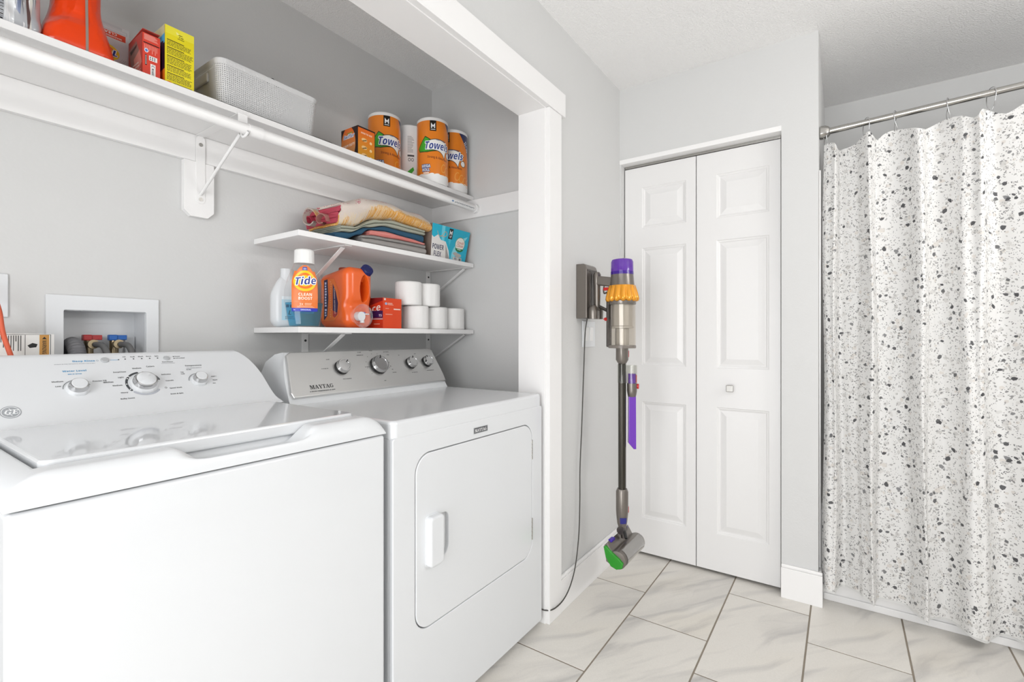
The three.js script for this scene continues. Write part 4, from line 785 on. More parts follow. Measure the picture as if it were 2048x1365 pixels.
// ---------------------------------------------------------------- lowest shelf things
{
  // clear bottle with blue liquid
  const b = thing('clear_bottle', 'clear plastic bottle with white cap, orange label and pale blue liquid', 'bottle');
  const prof = (y) => { const k = [[0, 0.047], [0.006, 0.051], [0.04, 0.058], [0.095, 0.0655], [0.13, 0.064], [0.165, 0.056], [0.195, 0.045], [0.218, 0.036], [0.224, 0.033]]; for (let i = 1; i < k.length; i++) if (y <= k[i][0]) return lerp(k[i - 1][1], k[i][1], sst(y, k[i - 1][0] - 0.0001, k[i][0] + 0.0001) * 0.35 + 0.65 * (y - k[i - 1][0]) / (k[i][0] - k[i - 1][0])); return 0.033; };
  const sz = (y) => lerp(0.62, 0.95, sst(y, 0.16, 0.222));
  const ringsOf = (ya, yb, n, k) => Array.from({ length: n + 1 }, (_, i) => { const y = lerp(ya, yb, i / n), r = prof(y) * k; return Array.from({ length: 40 }, (_, j) => { const a = j / 40 * 2 * Math.PI; return V3(r * Math.sin(a), y, r * sz(y) * Math.cos(a)); }); });
  mesh('bottle', loft(ringsOf(0.0005, 0.224, 40, 1), { open1: true }), P(0xfafafa, 0.05, { transmission: 1, thickness: 0, ior: 1.4 }), b);
  const liq = mesh('liquid', loft(ringsOf(0.004, 0.085, 20, 0.955), {}), P(0xa9dff0, 0.05, { transmission: 0.92, thickness: 0, ior: 1.2 }), b);
  liq.userData.label = 'pale blue liquid';
  mesh('cap', lathe([[0, 0.272], [0.028, 0.272], [0.0325, 0.268], [0.0335, 0.226], [0.0335, 0.223], [0, 0.223]].reverse(), 0, 0, 40), P(0xf3f2f0, 0.3), b);
  const lt = canvasTex(512, 1024, (g, W, H) => {
    rect(g, '#ee7b33', 0, 0, W, H); g.clearRect(0, 0, W, 130); g.fillStyle = '#ee7b33'; g.beginPath(); g.moveTo(0, 420); g.bezierCurveTo(20, 120, 120, 20, W / 2, 10); g.bezierCurveTo(W - 120, 20, W - 20, 120, W, 420); g.fill(); g.clearRect(0, 955, W, 70);
    poly(g, '#5c5aa6', [[200, 46], [312, 46], [318, 110], [256, 150], [194, 110]]); rect(g, '#dfe4f4', 222, 74, 70, 8); rect(g, '#dfe4f4', 222, 92, 70, 8);
    TIDE(g, W / 2, 330, 222); txt(g, 'CLEAN', 262, 610, 82, '#fff3e6'); txt(g, 'BOOST', 262, 690, 82, '#fff3e6'); rect(g, '#f6b98b', 60, 752, 400, 3); txt(g, '3X', 190, 810, 72, '#ffe9d6', { bold: false }); lines(g, '#fbd9bd', 250, 785, 150, 3, 18, 7); lines(g, '#fbd9bd', 110, 850, 330, 2, 18, 6, 0.15);
    rect(g, '#2b37b8', 0, 885, W, 70); txt(g, 'ORIGINAL', 275, 920, 40, '#e6e9ff'); txt(g, 'he', 60, 920, 32, '#e6e9ff');
  });
  const lrow = Array.from({ length: 31 }, (_, i) => { const y = lerp(0.042, 0.216, i / 30), r = prof(y) * 1.012 + 0.0004, lim = Math.min(0.78, 0.98 * 0.0455 / prof(y)); return Array.from({ length: 25 }, (_, j) => { const a = lerp(-lim, lim, j / 24); return V3(r * Math.sin(a), y, r * sz(y) * Math.cos(a)); }); });
  mesh('label', grid(lrow, { uv: (i, j) => [j / 24, i / 30] }), T(lt, 0.35, { transparent: true }), b);
  const bl = canvasTex(256, 512, (g, W, H) => { g.clearRect(0, 0, W, H); rect(g, '#d9dde6', 0, 0, W, H); for (let i = 0; i < 40; i++) lines(g, '#5d6b8c', 20, 140 + i * 9, 216, 1, 9, 4); g.strokeStyle = '#44537a'; });
  const brow = Array.from({ length: 16 }, (_, i) => { const y = lerp(0.05, 0.15, i / 15), r = prof(y) * 1.012 + 0.0004; return Array.from({ length: 17 }, (_, j) => { const a = Math.PI + lerp(-0.6, 0.6, j / 16); return V3(r * Math.sin(a), y, r * sz(y) * Math.cos(a)); }); });
  mesh('back_label', grid(brow, { uv: (i, j) => [j / 16, i / 15] }), T(bl, 0.5), b);
  b.position.set(0.9785, SH3, -1.565); b.rotation.y = -0.5;
}
{
  const b = thing('white_bottle', 'white plastic detergent bottle with pale blue label behind the clear bottle', 'bottle');
  const g = blob(0.105, 0.185, 0.068, 0.03, 22, (v) => { const k = sst(v.y, 0.11, 0.185); v.x *= 1 - 0.45 * k; v.z *= 1 - 0.3 * k; });
  mesh('bottle', g, whitePlastic, b);
  mesh('cap', lathe([[0, 0.213], [0.02, 0.213], [0.0215, 0.211], [0.0225, 0.18], [0.024, 0.165], [0, 0.164]].reverse(), 0.002, 0, 32), whitePlastic, b);
  const t = canvasTex(256, 384, (gg, W, H) => { rect(gg, '#bfe0ee', 0, 0, W, H); rect(gg, '#eef6fa', 0, 0, W, 50); marks(gg, '#27466f', 60, 130, 150, 60); txt(gg, 'L', 110, 260, 100, '#1f2a3f', { italic: true }); lines(gg, '#456', 50, 320, 150, 4, 13, 6); });
  mesh('label', plane(0.058, 0.085, [0.012, 0.068, 0.0345]), T(t, 0.5), b);
  b.position.set(0.972, SH3, -1.668); b.rotation.y = -0.45;
}
{
  // orange jug with side handle, navy cap and a tap at the foot
  const j = thing('tap_jug', 'orange tap-fed jug with navy cap and dark side label on lowest shelf', 'jug');
  const orange = P(0xf0651f, 0.27, { clearcoat: 0.3, clearcoatRoughness: 0.15 });
  const w = 0.128, h = 0.243, d = 0.19;
  const g = blob(w, h, d, 0.034, 64, (v) => {
    const f = v.z / d + 0.5;                                           // 0 back .. 1 front
    v.y *= 1 - (1 - f) * 0.12 * sst(v.y, 0.1, 0.24);                   // top falls to the back
    const fr = sst(v.z, d / 2 - 0.05, d / 2 - 0.005);
    const px = v.x - 0.018, py = v.y - 0.155, hole = Math.max(0, 1 - (px * px) / (0.021 ** 2) - (py * py) / (0.052 ** 2));
    v.z -= fr * 0.075 * Math.min(1, hole * 2.2);                       // grip bay in the front
    v.z -= 0.012 * fr * Math.exp(-((v.y - 0.085) ** 2) / 0.0006);      // waist over the tap
  });
  mesh('body', g, orange, j);
  const cap = lathe([[0, 0], [0.023, 0], [0.0245, 0.004], [0.0245, 0.022], [0.0225, 0.0255], [0.016, 0.0255], [0.015, 0.0235], [0, 0.0235]], 0, 0, 36);
  cap.rotateX(0.95); cap.translate(0.036, 0.222, d / 2 - 0.022); mesh('cap', cap, P(0x17205f, 0.3), j);
  const neck = lathe([[0, -0.03], [0.026, -0.03], [0.0235, 0.002], [0, 0.002]], 0, 0, 30); neck.rotateX(0.95); neck.translate(0.036, 0.222, d / 2 - 0.022); mesh('neck', neck, orange, j);
  mesh('filler_cap', lathe([[0, 0.248], [0.014, 0.248], [0.018, 0.245], [0.02, 0.225], [0, 0.22]].reverse(), 0.01, -0.03, 28), P(0xa03a1c, 0.35), j);
  const lt = canvasTex(512, 640, (gg, W, H) => {
    gg.clearRect(0, 0, W, H); poly(gg, '#f47a2c', [[0, 20], [330, 20], [450, 200], [480, 380], [440, 560], [340, 630], [0, 630]]);
    poly(gg, '#151a4c', [[60, 30], [160, 20], [180, 300], [150, 560], [60, 625]]); marks(gg, '#dfe3ff', 84, 60, 50, 520, true);
    for (let i = 0; i < 16; i++) ell(gg, '#f9a86c', 225 + 30 * rnd(), 60 + i * 34, 14, 10);
    poly(gg, '#2a1150', [[300, 90], [380, 210], [440, 380], [420, 540], [350, 590], [300, 560]]); poly(gg, '#c33a2e', [[300, 480], [420, 520], [350, 590], [300, 560]]); txt(gg, 'LAUNDRY DETERGENT', 348, 345, 36, '#f6ddd0', { rot: Math.PI / 2 - 0.05 });
  });
  mesh('side_label', plane(0.122, 0.172, [-w / 2 - 0.0006, 0.112, -0.004], [0, -Math.PI / 2, 0]), T(lt, 0.4, { transparent: true }), j);
  const tp = [bar([-0.014, 0.045, d / 2 - 0.004], [-0.014, 0.045, d / 2 + 0.022], 0.018, 24), bar([-0.004, 0.05, d / 2 + 0.01], [-0.004, 0.02, d / 2 + 0.012], 0.0085, 20), bx(-0.012, 0.024, 0.052, 0.0565, d / 2 + 0.006, d / 2 + 0.02, 0.001)];
  mesh('tap', tp, whitePlastic, j);
  mesh('tap_button', lathe([[0, 0.056], [0.009, 0.056], [0.009, 0.061], [0, 0.063]], 0, d / 2 + 0.012, 20), P(0x6f83c4, 0.35), j);
  j.position.set(1.2145, SH3 + 0.0005, -1.652);
  // measuring cup hung over the tap: mouth towards the room
  const c = lathe([[0.03, 0], [0.031, 0.0], [0.0445, 0.036], [0.0455, 0.037], [0.0455, 0.0385], [0.0437, 0.0385], [0.0295, 0.0015], [0, 0.0015]], 0, 0, 48);
  c.rotateX(Math.PI / 2);
  const cup = tag(mesh('measuring_cup', c, P(0xffffff, 0.08, { transmission: 0.93, thickness: 0, ior: 1.4 })), 'clear round measuring cup hung over the white tap of the orange jug', 'cup');
  cup.position.set(1.192, SH3 + 0.0465, -1.553);
  // dark strip behind
  const k = thing('dryer_ball_bag', 'clear bag with a dark seam standing behind the navy cap of the orange jug', 'bag');
  mesh('bag', blob(0.05, 0.19, 0.07, 0.02, 10, (v) => { const s = sst(v.y, 0.05, 0.19); v.x *= 1 - 0.6 * s; }), P(0xbcbfbe, 0.2, { transmission: 0.5, thickness: 0 }), k);
  mesh('seam', tube([[0.027, 0.02, 0.02], [0.026, 0.08, 0.028], [0.016, 0.13, 0.03], [0.004, 0.185, 0.02]], 0.0028, 30, 8), darkGrey, k);
  k.position.set(1.335, SH3, -1.70);
}
{
  const f = canvasTex(512, 640, (g, W, H) => { rect(g, '#e5491d', 0, 0, W, H); rect(g, '#f0cfc4', 24, 6, 50, 44); ell(g, '#9db4dc', 80, 120, 32, 28); for (let i = 0; i < 3; i++) rect(g, '#f3c7b8', 125, 98 + i * 18, 110 + 50 * rnd(), 9); rect(g, '#f6d8cc', 290, 214, 190, 26); rect(g, '#efad97', 64, 216, 92, 11); rect(g, '#efb9a6', 64, 336, 190, 12); });
  const s = canvasTex(384, 640, (g, W, H) => { rect(g, '#d13a1c', 0, 0, W, H); poly(g, '#8c1f22', [[0, 0], [W, 0], [W, 60], [0, 190]]); txt(g, 'nce', 170, 230, 190, '#f7ece8', { italic: true, rot: -0.25 }); rect(g, '#3a1a55', 120, 270, 264, 150); txt(g, 'TS', 330, 370, 64, '#f1e6f4'); rect(g, '#b9b2bb', 150, 430, 234, 24); rect(g, '#f0b6a4', 190, 540, 130, 16); });
  const o = carton('dryer_sheet_carton', 'bright orange-red dryer sheet carton between the orange jug and toilet rolls', 'carton', 1.306, 1.416, SH3, 0.126, -1.647, -1.548, { front: f, side: s }, M(0xdc451f, 0.5));
  place(o, 1.361, SH3, -1.6, 0.1);
}
{
  const proto = thing('toilet_roll', 'white toilet roll at the near end of the bottom row, beside the red carton', 'toilet paper', 'toilet rolls on the lowest shelf');
  const r = 0.059, h = 0.105;
  mesh('paper', lathe([[0.021, 0.002], [0.03, 0.0005], [r - 0.004, 0.0005], [r, 0.005], [r, h - 0.005], [r - 0.004, h - 0.0005], [0.03, h - 0.0005], [0.021, h - 0.002], [0.021, 0.002]], 0, 0, 44), M(0xf5f4f2, 0.95, { bumpMap: rep(terry, 3), bumpScale: 0.0006 }), proto);
  mesh('core', new THREE.CylinderGeometry(0.0207, 0.0207, h - 0.006, 20, 1, true).translate(0, h / 2, 0), card, proto);
  const spots = [[1.548, -1.60, 0, null], [1.678, -1.603, 0, 'white toilet roll in the middle of the bottom row'], [1.799, -1.60, 0, 'white toilet roll of the bottom row beside the end wall'], [1.508, -1.604, 1, 'white toilet roll stacked on top, nearer the red carton'], [1.627, -1.604, 1, 'white toilet roll stacked on top, nearer the end wall']];
  spots.forEach(([x, z, lvl, lab], i) => { const o = i ? proto.clone() : proto; if (i) { o.name = numbered('toilet_roll'); scene.add(o); o.userData = { ...proto.userData }; } if (lab) o.userData.label = lab; o.position.set(x, SH3 + lvl * (h + 0.0002), z); o.rotation.set(0, i * 0.3, 0); });
}

// ---------------------------------------------------------------- washer supply box, hoses, label, cord, outlet
{
  const o = thing('supply_box', 'white recessed washer supply box with red and blue valve handles', 'supply box');
  const fr = rshape(0.358, 0.622, 1.0, 1.267, 0.003); fr.holes.push(rshape(BOX.x0 + 0.002, BOX.x1 - 0.002, BOX.y0 + 0.002, BOX.y1 - 0.002, 0.004));
  const fg = extr(fr, 0.006, { bevel: 0.0015 }); fg.translate(0, 0, ZB + 0.0002); mesh('frame', fg, whitePlastic, o);
  const zb = -1.895, a = BOX;
  mesh('recess', [bx(a.x0 + 0.001, a.x0 + 0.003, a.y0, a.y1, zb, ZB, 0), bx(a.x1 - 0.003, a.x1 - 0.001, a.y0, a.y1, zb, ZB, 0), bx(a.x0, a.x1, a.y1 - 0.003, a.y1 - 0.001, zb, ZB, 0), bx(a.x0, a.x1, a.y0 + 0.001, a.y0 + 0.003, zb, ZB, 0), bx(a.x0, a.x1, a.y0, a.y1, zb - 0.003, zb, 0), bx(a.x0 + 0.004, a.x1 - 0.02, 1.19, 1.194, zb, zb + 0.0015, 0), bx(a.x1 - 0.03, a.x1 - 0.004, a.y0, 1.15, zb, zb + 0.012, 0.003)], whitePlastic, o);
  const brass = M(0xa8987c, 0.3, { metalness: 1 });
  for (const [x, c, lab] of [[0.470, 0xb0282a, 'red hot-water valve handle'], [0.531, 0x1463b8, 'blue cold-water valve handle']]) {
    const v = new THREE.Group(); v.name = 'valve'; o.add(v);
    mesh('valve_body', [bar([x - 0.006, 1.09, -1.86], [x - 0.006, 1.142, -1.86], 0.0115, 20), bar([x, 1.127, -1.87], [x, 1.127, -1.836], 0.0135, 24), bar([x - 0.006, 1.075, -1.86], [x - 0.006, 1.1, -1.86], 0.0145, 8)], brass, v);
    const hd = mesh('valve_handle', [bx(x - 0.021, x + 0.0, 1.138, 1.1555, -1.868, -1.846, 0.003), bx(x - 0.004, x + 0.0245, 1.1395, 1.1545, -1.862, -1.851, 0.002)], P(c, 0.35), v); hd.userData.label = lab;
  }
  place(o, 0.49, 1.0, ZB);
  for (const c of o.children) if (c.isGroup) { c.position.set(0, 0, 0); for (const m of c.children) m.position.sub(V3(0.49, 1.0, ZB)); }
  const hose = M(0x6b6b6b, 0.5);
  for (const [x, lab] of [[0.470, 'dark grey braided supply hose hanging from the red valve'], [0.531, 'dark grey braided supply hose hanging from the blue valve']])
    tag(mesh('supply_hose', tube([[x + 0.004, 1.126, -1.836], [x + 0.013, 1.124, -1.812], [x + 0.019, 1.105, -1.796], [x + 0.02, 1.06, -1.786], [x + 0.01, 0.9, -1.75], [x, 0.7, -1.72]], 0.0085, 60, 12), hose), lab, 'hose', 'washer supply hoses');
  // ribbed drain hose
  const path = new THREE.CatmullRomCurve3([[0.424, 1.05, -1.872], [0.421, 1.11, -1.868], [0.421, 1.128, -1.838], [0.421, 1.122, -1.805], [0.421, 1.09, -1.778], [0.421, 0.98, -1.748], [0.421, 0.7, -1.72]].map((p) => V3(...p)));
  const n = 420, fr2 = path.computeFrenetFrames(n), rows = [];
  for (let i = 0; i <= n; i++) { const p = path.getPointAt(i / n), r = 0.0185 + 0.0018 * Math.sin(i / n * 420), row = []; for (let j = 0; j <= 24; j++) { const a = j / 24 * Math.PI * 2; row.push(p.clone().addScaledVector(fr2.normals[i], r * Math.cos(a)).addScaledVector(fr2.binormals[i], r * Math.sin(a))); } rows.push(row); }
  tag(mesh('drain_hose', grid(rows), M(0x77777a, 0.45)), 'thick grey ribbed drain hose curling out of the supply box', 'hose');
  // warning label sheet
  const lt = canvasTex(1024, 384, (g, W, H) => {
    rect(g, '#eceae6', 0, 0, W, H); g.strokeStyle = '#2a2a2a'; g.lineWidth = 5; g.strokeRect(10, 26, W - 40, H - 56);
    for (const x of [470, 905]) { rect(g, '#c8924a', x, 30, 78, H - 64); poly(g, '#1a1a1a', [[x + 39, 60], [x + 20, 100], [x + 58, 100]]); if (x > 500) txt(g, 'WARNING', x + 39, 230, 46, '#1a1a1a', { rot: Math.PI / 2 }); else marks(g, '#1a1a1a', x + 22, 120, 34, 210, true); }
    for (let i = 0; i < 12; i++) { rect(g, '#4a4a4a', 560 + i * 18, 40, 7, 250 - 160 * rnd()); rect(g, '#4a4a4a', 330 + i * 11, 50, 5, 250 - 120 * rnd()); rect(g, '#4a4a4a', 30 + i * 24, 50, 7, 250 - 120 * rnd()); }
    rect(g, '#2a2a2a', 792, 30, 4, H - 64); poly(g, '#1d1d1d', [[812, 200], [850, 160], [890, 180], [880, 230], [830, 240]]);
  });
  const rowsL = Array.from({ length: 9 }, (_, i) => Array.from({ length: 25 }, (_, j) => { const x = lerp(0.11, 0.363, j / 24), k = j / 24; return V3(x, lerp(1.05, 1.159 - 0.006 * Math.max(0, k - 0.5), i / 8), -1.745 + 0.012 * Math.sin(k * 3) + 0.004 * i / 8); }));
  const rowsB = rowsL.map((r) => r.map((p) => V3(p.x, p.y, p.z - 0.0006)));
  const fgL = grid(rowsL, { uv: (i, j, p) => [j / 24, clamp((p.y - 1.097) / 0.062, 0, 1)] });
  tag(mesh('warning_sheet', [fgL, grid(rowsB, { flip: true })], T(lt, 0.55)), 'printed white warning sheet with tan bars propped behind the washer console', 'label');
  tag(mesh('orange_cord', tube([[0.225, 1.262, -1.795], [0.238, 1.262, -1.765], [0.25, 1.25, -1.735], [0.257, 1.215, -1.715], [0.262, 1.16, -1.705], [0.274, 1.10, -1.69], [0.29, 1.03, -1.68], [0.3, 0.9, -1.69]], 0.0052, 60, 12), M(0xd9603f, 0.5)), 'orange-red cord dropping from the outlet behind the washer', 'cord');
  const p = thing('wall_outlet', 'white outlet plate on the closet back wall above the orange cord', 'outlet');
  mesh('plate', bx(0.172, 0.287, 1.2, 1.314, ZB + 0.0002, ZB + 0.006, 0.003), whitePlastic, p);
  for (const y of [1.232, 1.282]) mesh('socket', bx(0.205, 0.24, y - 0.014, y + 0.014, ZB + 0.0055, ZB + 0.008, 0.003), whitePlastic, p);
  place(p, 0.23, 1.2, ZB);
}

// ---------------------------------------------------------------- light switch, vacuum dock, stick vacuum
{
  const p = thing('light_switch', 'white double rocker switch plate below the vacuum dock', 'switch');
  mesh('plate', bx(1.982, 2.112, 1.101, 1.222, ZF + 0.0002, ZF + 0.006, 0.003), whitePlastic, p);
  for (const x of [2.024, 2.07]) mesh('rocker', rotAbout(bx(x - 0.016, x + 0.016, 1.129, 1.194, ZF + 0.004, ZF + 0.0085, 0.002), 'X', 0.05, [x, 1.16, ZF + 0.006]), P(0xf6f6f5, 0.25), p);
  place(p, 2.047, 1.1, ZF);

  const d = thing('vacuum_dock', 'grey wall-mounted charging dock with two attachment cups', 'dock');
  const prof = [[ZF + 0.0005, 1.231], [ZF + 0.052, 1.231], [ZF + 0.052, 1.45], [ZF + 0.046, 1.465], [ZF + 0.036, 1.472], [ZF + 0.0005, 1.472]];
  const g = extr(prof, 0.104, { bevel: 0.003 }); g.rotateY(-Math.PI / 2); g.translate(2.031, 0, 0);
  mesh('housing', boxUV(g), gunmetal, d);
  mesh('rail', [bx(1.93, 2.024, 1.44, 1.448, ZF + 0.051, ZF + 0.0545, 0.001), bx(1.955, 1.999, 1.26, 1.44, ZF + 0.05, ZF + 0.056, 0.002)], gunDark, d);
  for (const x of [1.952, 2.006]) mesh('attachment_cup', lathe([[0, 1.228], [0.021, 1.228], [0.022, 1.262], [0.019, 1.279], [0.011, 1.288], [0, 1.29]], x, ZF + 0.07, 28), gunmetal, d);
  place(d, 1.978, 1.231, ZF);
  tag(mesh('charging_cord', tube([[1.955, 1.232, ZF + 0.04], [1.957, 1.18, ZF + 0.03], [1.956, 1.0, ZF + 0.022], [1.940, 0.75, ZF + 0.02], [1.922, 0.55, ZF + 0.02], [1.917, 0.42, ZF + 0.022], [1.90, 0.26, ZF + 0.024], [1.855, 0.135, ZF + 0.026], [1.79, 0.075, ZF + 0.028], [1.72, 0.055, ZF + 0.026], [1.665, 0.055, ZF + 0.014], [1.648, 0.06, ZF - 0.02], [1.648, 0.12, ZF - 0.08]], 0.0027, 140, 8), M(0x45433f, 0.5)), 'thin dark charging cord hanging from the dock to the closet casing', 'cord');

  const v = thing('stick_vacuum', 'grey, gold and purple cordless stick vacuum hanging from the wall dock', 'vacuum');
  const X = 1.975, Z = -0.785;
  mesh('filter_cap', lathe([[0, 1.484], [0.03, 1.484], [0.043, 1.480], [0.0475, 1.47], [0.0478, 1.428], [0, 1.428]].reverse(), X, Z, 40), purpleClear, v).userData.label = 'translucent purple filter cap';
  mesh('filter_core', lathe([[0, 1.476], [0.036, 1.474], [0.041, 1.466], [0.041, 1.429], [0, 1.429]].reverse(), X, Z, 36), M(0x7a4cb8, 0.5), v);
  mesh('filter_band', lathe([[0, 1.429], [0.0482, 1.429], [0.0485, 1.416], [0, 1.416]].reverse(), X, Z, 40), P(0x3b1788, 0.2), v);
  mesh('motor_housing', lathe([[0, 1.416], [0.048, 1.416], [0.0495, 1.39], [0.053, 1.366], [0, 1.366]].reverse(), X, Z, 40), gunmetal, v);
  // cyclone ring: lobed gold crown
  { const rows = []; const pr = [[0.05, 1.37], [0.056, 1.369], [0.06, 1.345], [0.0655, 1.325], [0.068, 1.315], [0.065, 1.306], [0.058, 1.302], [0.05, 1.302]];
    for (const [r, y] of pr) { const row = []; for (let j = 0; j <= 140; j++) { const a = j / 140 * 2 * Math.PI, lobe = Math.abs(Math.sin(a * 7)), k = sst(y, 1.302, 1.33), rr = r + 0.0045 * (lobe - 0.5) * 2 * (y > 1.303 && y < 1.369 ? 1 : 0), yy = y - (y < 1.32 ? 0.006 * (lobe - 0.5) : 0); row.push(V3(X + rr * Math.sin(a), yy, Z + rr * Math.cos(a))); } rows.push(row); }
    mesh('cyclone_crown', grid(rows, { flip: true }), goldPlastic, v).userData.label = 'ribbed gold cyclone crown'; }
  mesh('bin_collar', lathe([[0, 1.303], [0.058, 1.303], [0.0585, 1.29], [0.057, 1.287], [0, 1.287]].reverse(), X, Z, 40), gunmetal, v);
  mesh('dust_bin', lathe([[0.0565, 1.287], [0.0575, 1.12], [0.0575, 1.104]].reverse(), X, Z, 44), smokeClear, v).userData.label = 'clear dust bin';
  mesh('shroud', [lathe([[0, 1.287], [0.043, 1.287], [0.043, 1.197], [0.047, 1.192], [0.047, 1.186], [0.029, 1.184], [0.029, 1.112], [0, 1.112]].reverse(), X, Z, 36)], M(0xc4c1bc, 0.35, { metalness: 0.35 }), v);
  mesh('bin_base', lathe([[0, 1.113], [0.0575, 1.113], [0.059, 1.107], [0.058, 1.1], [0, 1.1]].reverse(), X, Z, 40), P(0x8f877f, 0.25, { transmission: 0.3 }), v);
  mesh('spine', [bx(X - 0.012, X + 0.012, 1.104, 1.345, Z - 0.069, Z - 0.052, 0.004), bx(X - 0.03, X - 0.018, 1.104, 1.30, Z - 0.058, Z - 0.05, 0.003)], gunDark, v);
  mesh('release_slider', [bar([X - 0.008, 1.226, Z - 0.076], [X - 0.008, 1.226, Z - 0.062], 0.0075, 18), bx(X - 0.02, X + 0.004, 1.223, 1.229, Z - 0.078, Z - 0.068, 0.001)], redPlastic, v);
  // handle: grip against the dock, upper arm to the motor, thin lower brace
  const zg = ZF + 0.078;
  mesh('grip', loft([[1.268, 0.009, 0.010], [1.278, 0.014, 0.013], [1.33, 0.0155, 0.015], [1.372, 0.0155, 0.015], [1.39, 0.0185, 0.0165], [1.425, 0.0195, 0.017], [1.436, 0.012, 0.011]].map(([y, a, b]) => Array.from({ length: 24 }, (_, j) => { const t = j / 24 * 2 * Math.PI; return V3(X + a * Math.sin(t), y, zg + b * Math.cos(t)); }))), gunmetal, v);
  mesh('upper_arm', rotAbout(bx(X - 0.017, X + 0.017, 1.378, 1.42, zg, Z - 0.03, 0.009, 3), 'X', 0.16, [X, 1.4, zg]), gunmetal, v);
  mesh('lower_brace', bar([X, 1.288, zg], [X, 1.258, Z - 0.055], 0.0075, 14), gunDark, v);
  mesh('trigger', [bx(X - 0.006, X + 0.006, 1.352, 1.366, Z - 0.085, Z - 0.05, 0.003)], redPlastic, v);
  mesh('trigger_guard', tube([[X, 1.378, Z - 0.082], [X, 1.352, Z - 0.086], [X, 1.34, Z - 0.082], [X, 1.345, Z - 0.07]], 0.0035, 20, 8), gunDark, v);
  // neck, wand, coupling
  mesh('neck_collar', lathe([[0, 1.1], [0.0265, 1.1], [0.0268, 1.05], [0.0195, 1.037], [0.0175, 1.034], [0, 1.034]].reverse(), X, Z, 32), gunmetal, v);
  mesh('neck_latch', bx(X + 0.012, X + 0.022, 1.06, 1.09, Z + 0.012, Z + 0.024, 0.003), redPlastic, v);
  mesh('wand', lathe([[0, 1.036], [0.0165, 1.036], [0.0165, 0.486], [0, 0.486]].reverse(), X, Z, 32), wandMetal, v);
  mesh('lower_coupling', lathe([[0, 0.494], [0.021, 0.494], [0.026, 0.482], [0.0262, 0.405], [0.025, 0.382], [0.021, 0.345], [0.015, 0.322], [0, 0.32]].reverse(), X, Z, 32), gunmetal, v);
  mesh('coupling_latch', bx(X + 0.013, X + 0.022, 0.388, 0.416, Z + 0.012, Z + 0.023, 0.003), redPlastic, v);
  const plate = new THREE.CylinderGeometry(0.0256, 0.0232, 0.026, 20, 1, true, -0.6, 1.2); plate.rotateY(-0.95); plate.translate(X, 0.362, Z); mesh('name_plate', plate, P(0x27287a, 0.3), v);
  mesh('neck_joint', [bar([X - 0.02, 0.318, Z], [X + 0.02, 0.318, Z], 0.017, 20), bar([X, 0.335, Z], [X, 0.285, Z + 0.01], 0.014, 18)], gunDark, v);
  // cleaner head: roller tube along x, hanging nose down
  const hz = Z + 0.006, hy = 0.248;
  const hp = []; for (let i = 0; i <= 20; i++) { const a = -0.55 * Math.PI + i / 20 * 1.25 * Math.PI; hp.push([hz + 0.018 + 0.037 * Math.cos(a), hy - 0.014 + 0.037 * Math.sin(a)]); }
  hp.push([hz - 0.025, hy + 0.05], [hz - 0.038, hy + 0.035], [hz - 0.03, hy - 0.03]);
  const hg = extr(hp.map(([a, b]) => [a, b]), 0.226, { bevel: 0.003 }); hg.rotateY(-Math.PI / 2); hg.translate(X + 0.113, 0, 0);
  mesh('head_housing', crease(hg, 0.5), gunmetal, v);
  mesh('roller_window', (() => { const g = new THREE.CylinderGeometry(0.0385, 0.0385, 0.2, 30, 1, true, -0.2, 1.9); g.rotateZ(Math.PI / 2); g.rotateX(0.4); g.translate(X + 0.006, hy - 0.014, hz + 0.018); return g; })(), P(0x8d8a86, 0.1, { metalness: 0.3, clearcoat: 1 }), v);
const ec = extr([[-0.04, 0.034], [-0.03, 0.041], [-0.004, 0.018], [0.03, -0.002], [0.05, -0.02], [0.045, -0.042], [0.02, -0.052], [-0.006, -0.044], [-0.03, -0.01]].map(([a, b]) => [hz + a * 0.94, hy + b * 0.94]), 0.009, { bevel: 0.003 }); ec.rotateY(-Math.PI / 2); ec.translate(X - 0.1135, 0, 0);
  mesh('end_cap', ec, P(0x2fa32a, 0.2, { transmission: 0.25 }), v).userData.label = 'bright green end cap';
  for (const x of [X - 0.075, X + 0.07]) mesh('purple_clip', bx(x - 0.018, x + 0.018, hy + 0.042, hy + 0.054, hz - 0.03, hz - 0.014, 0.003), P(0x3d1fa0, 0.3), v);
  mesh('head_hose', tube([[X - 0.012, 0.32, Z + 0.012], [X - 0.03, 0.295, Z + 0.03]], 0.006, 24, 10), blackMat, v);
  place(v, X, 0.19, Z);
  // crevice tool in its clear clip beside the wand
  const c = thing('crevice_tool', 'purple-bladed crevice tool clipped beside the vacuum wand', 'vacuum tool');
  const cx = X + 0.026, cz = Z + 0.034;
  mesh('clip', [lathe([[0.0185, 1.03], [0.0205, 1.03], [0.0205, 0.95], [0.0185, 0.95], [0.0185, 1.03]], X, Z, 30), lathe([[0.0215, 1.026], [0.0228, 1.026], [0.0228, 0.948], [0.0215, 0.948], [0.0215, 1.026]], cx, cz, 30)], clearPlastic, c);
  mesh('inner_tube', lathe([[0, 0.99], [0.0165, 0.99], [0.0165, 0.945], [0, 0.945]].reverse(), cx, cz, 28), purple, c);
  mesh('collar', loft([[0.948, 0.0215, 0.0215], [0.915, 0.0215, 0.0215], [0.9, 0.019, 0.0175], [0.89, 0.017, 0.013]].map(([y, a, b]) => Array.from({ length: 24 }, (_, j) => { const t = j / 24 * 2 * Math.PI, px = a * Math.cos(t), pz = b * Math.sin(t), ca = 0.567, sa = 0.824; return V3(cx + px * ca - pz * -sa * -1, y, cz + px * sa + pz * ca); })), { flip: true }), gunmetal, c);
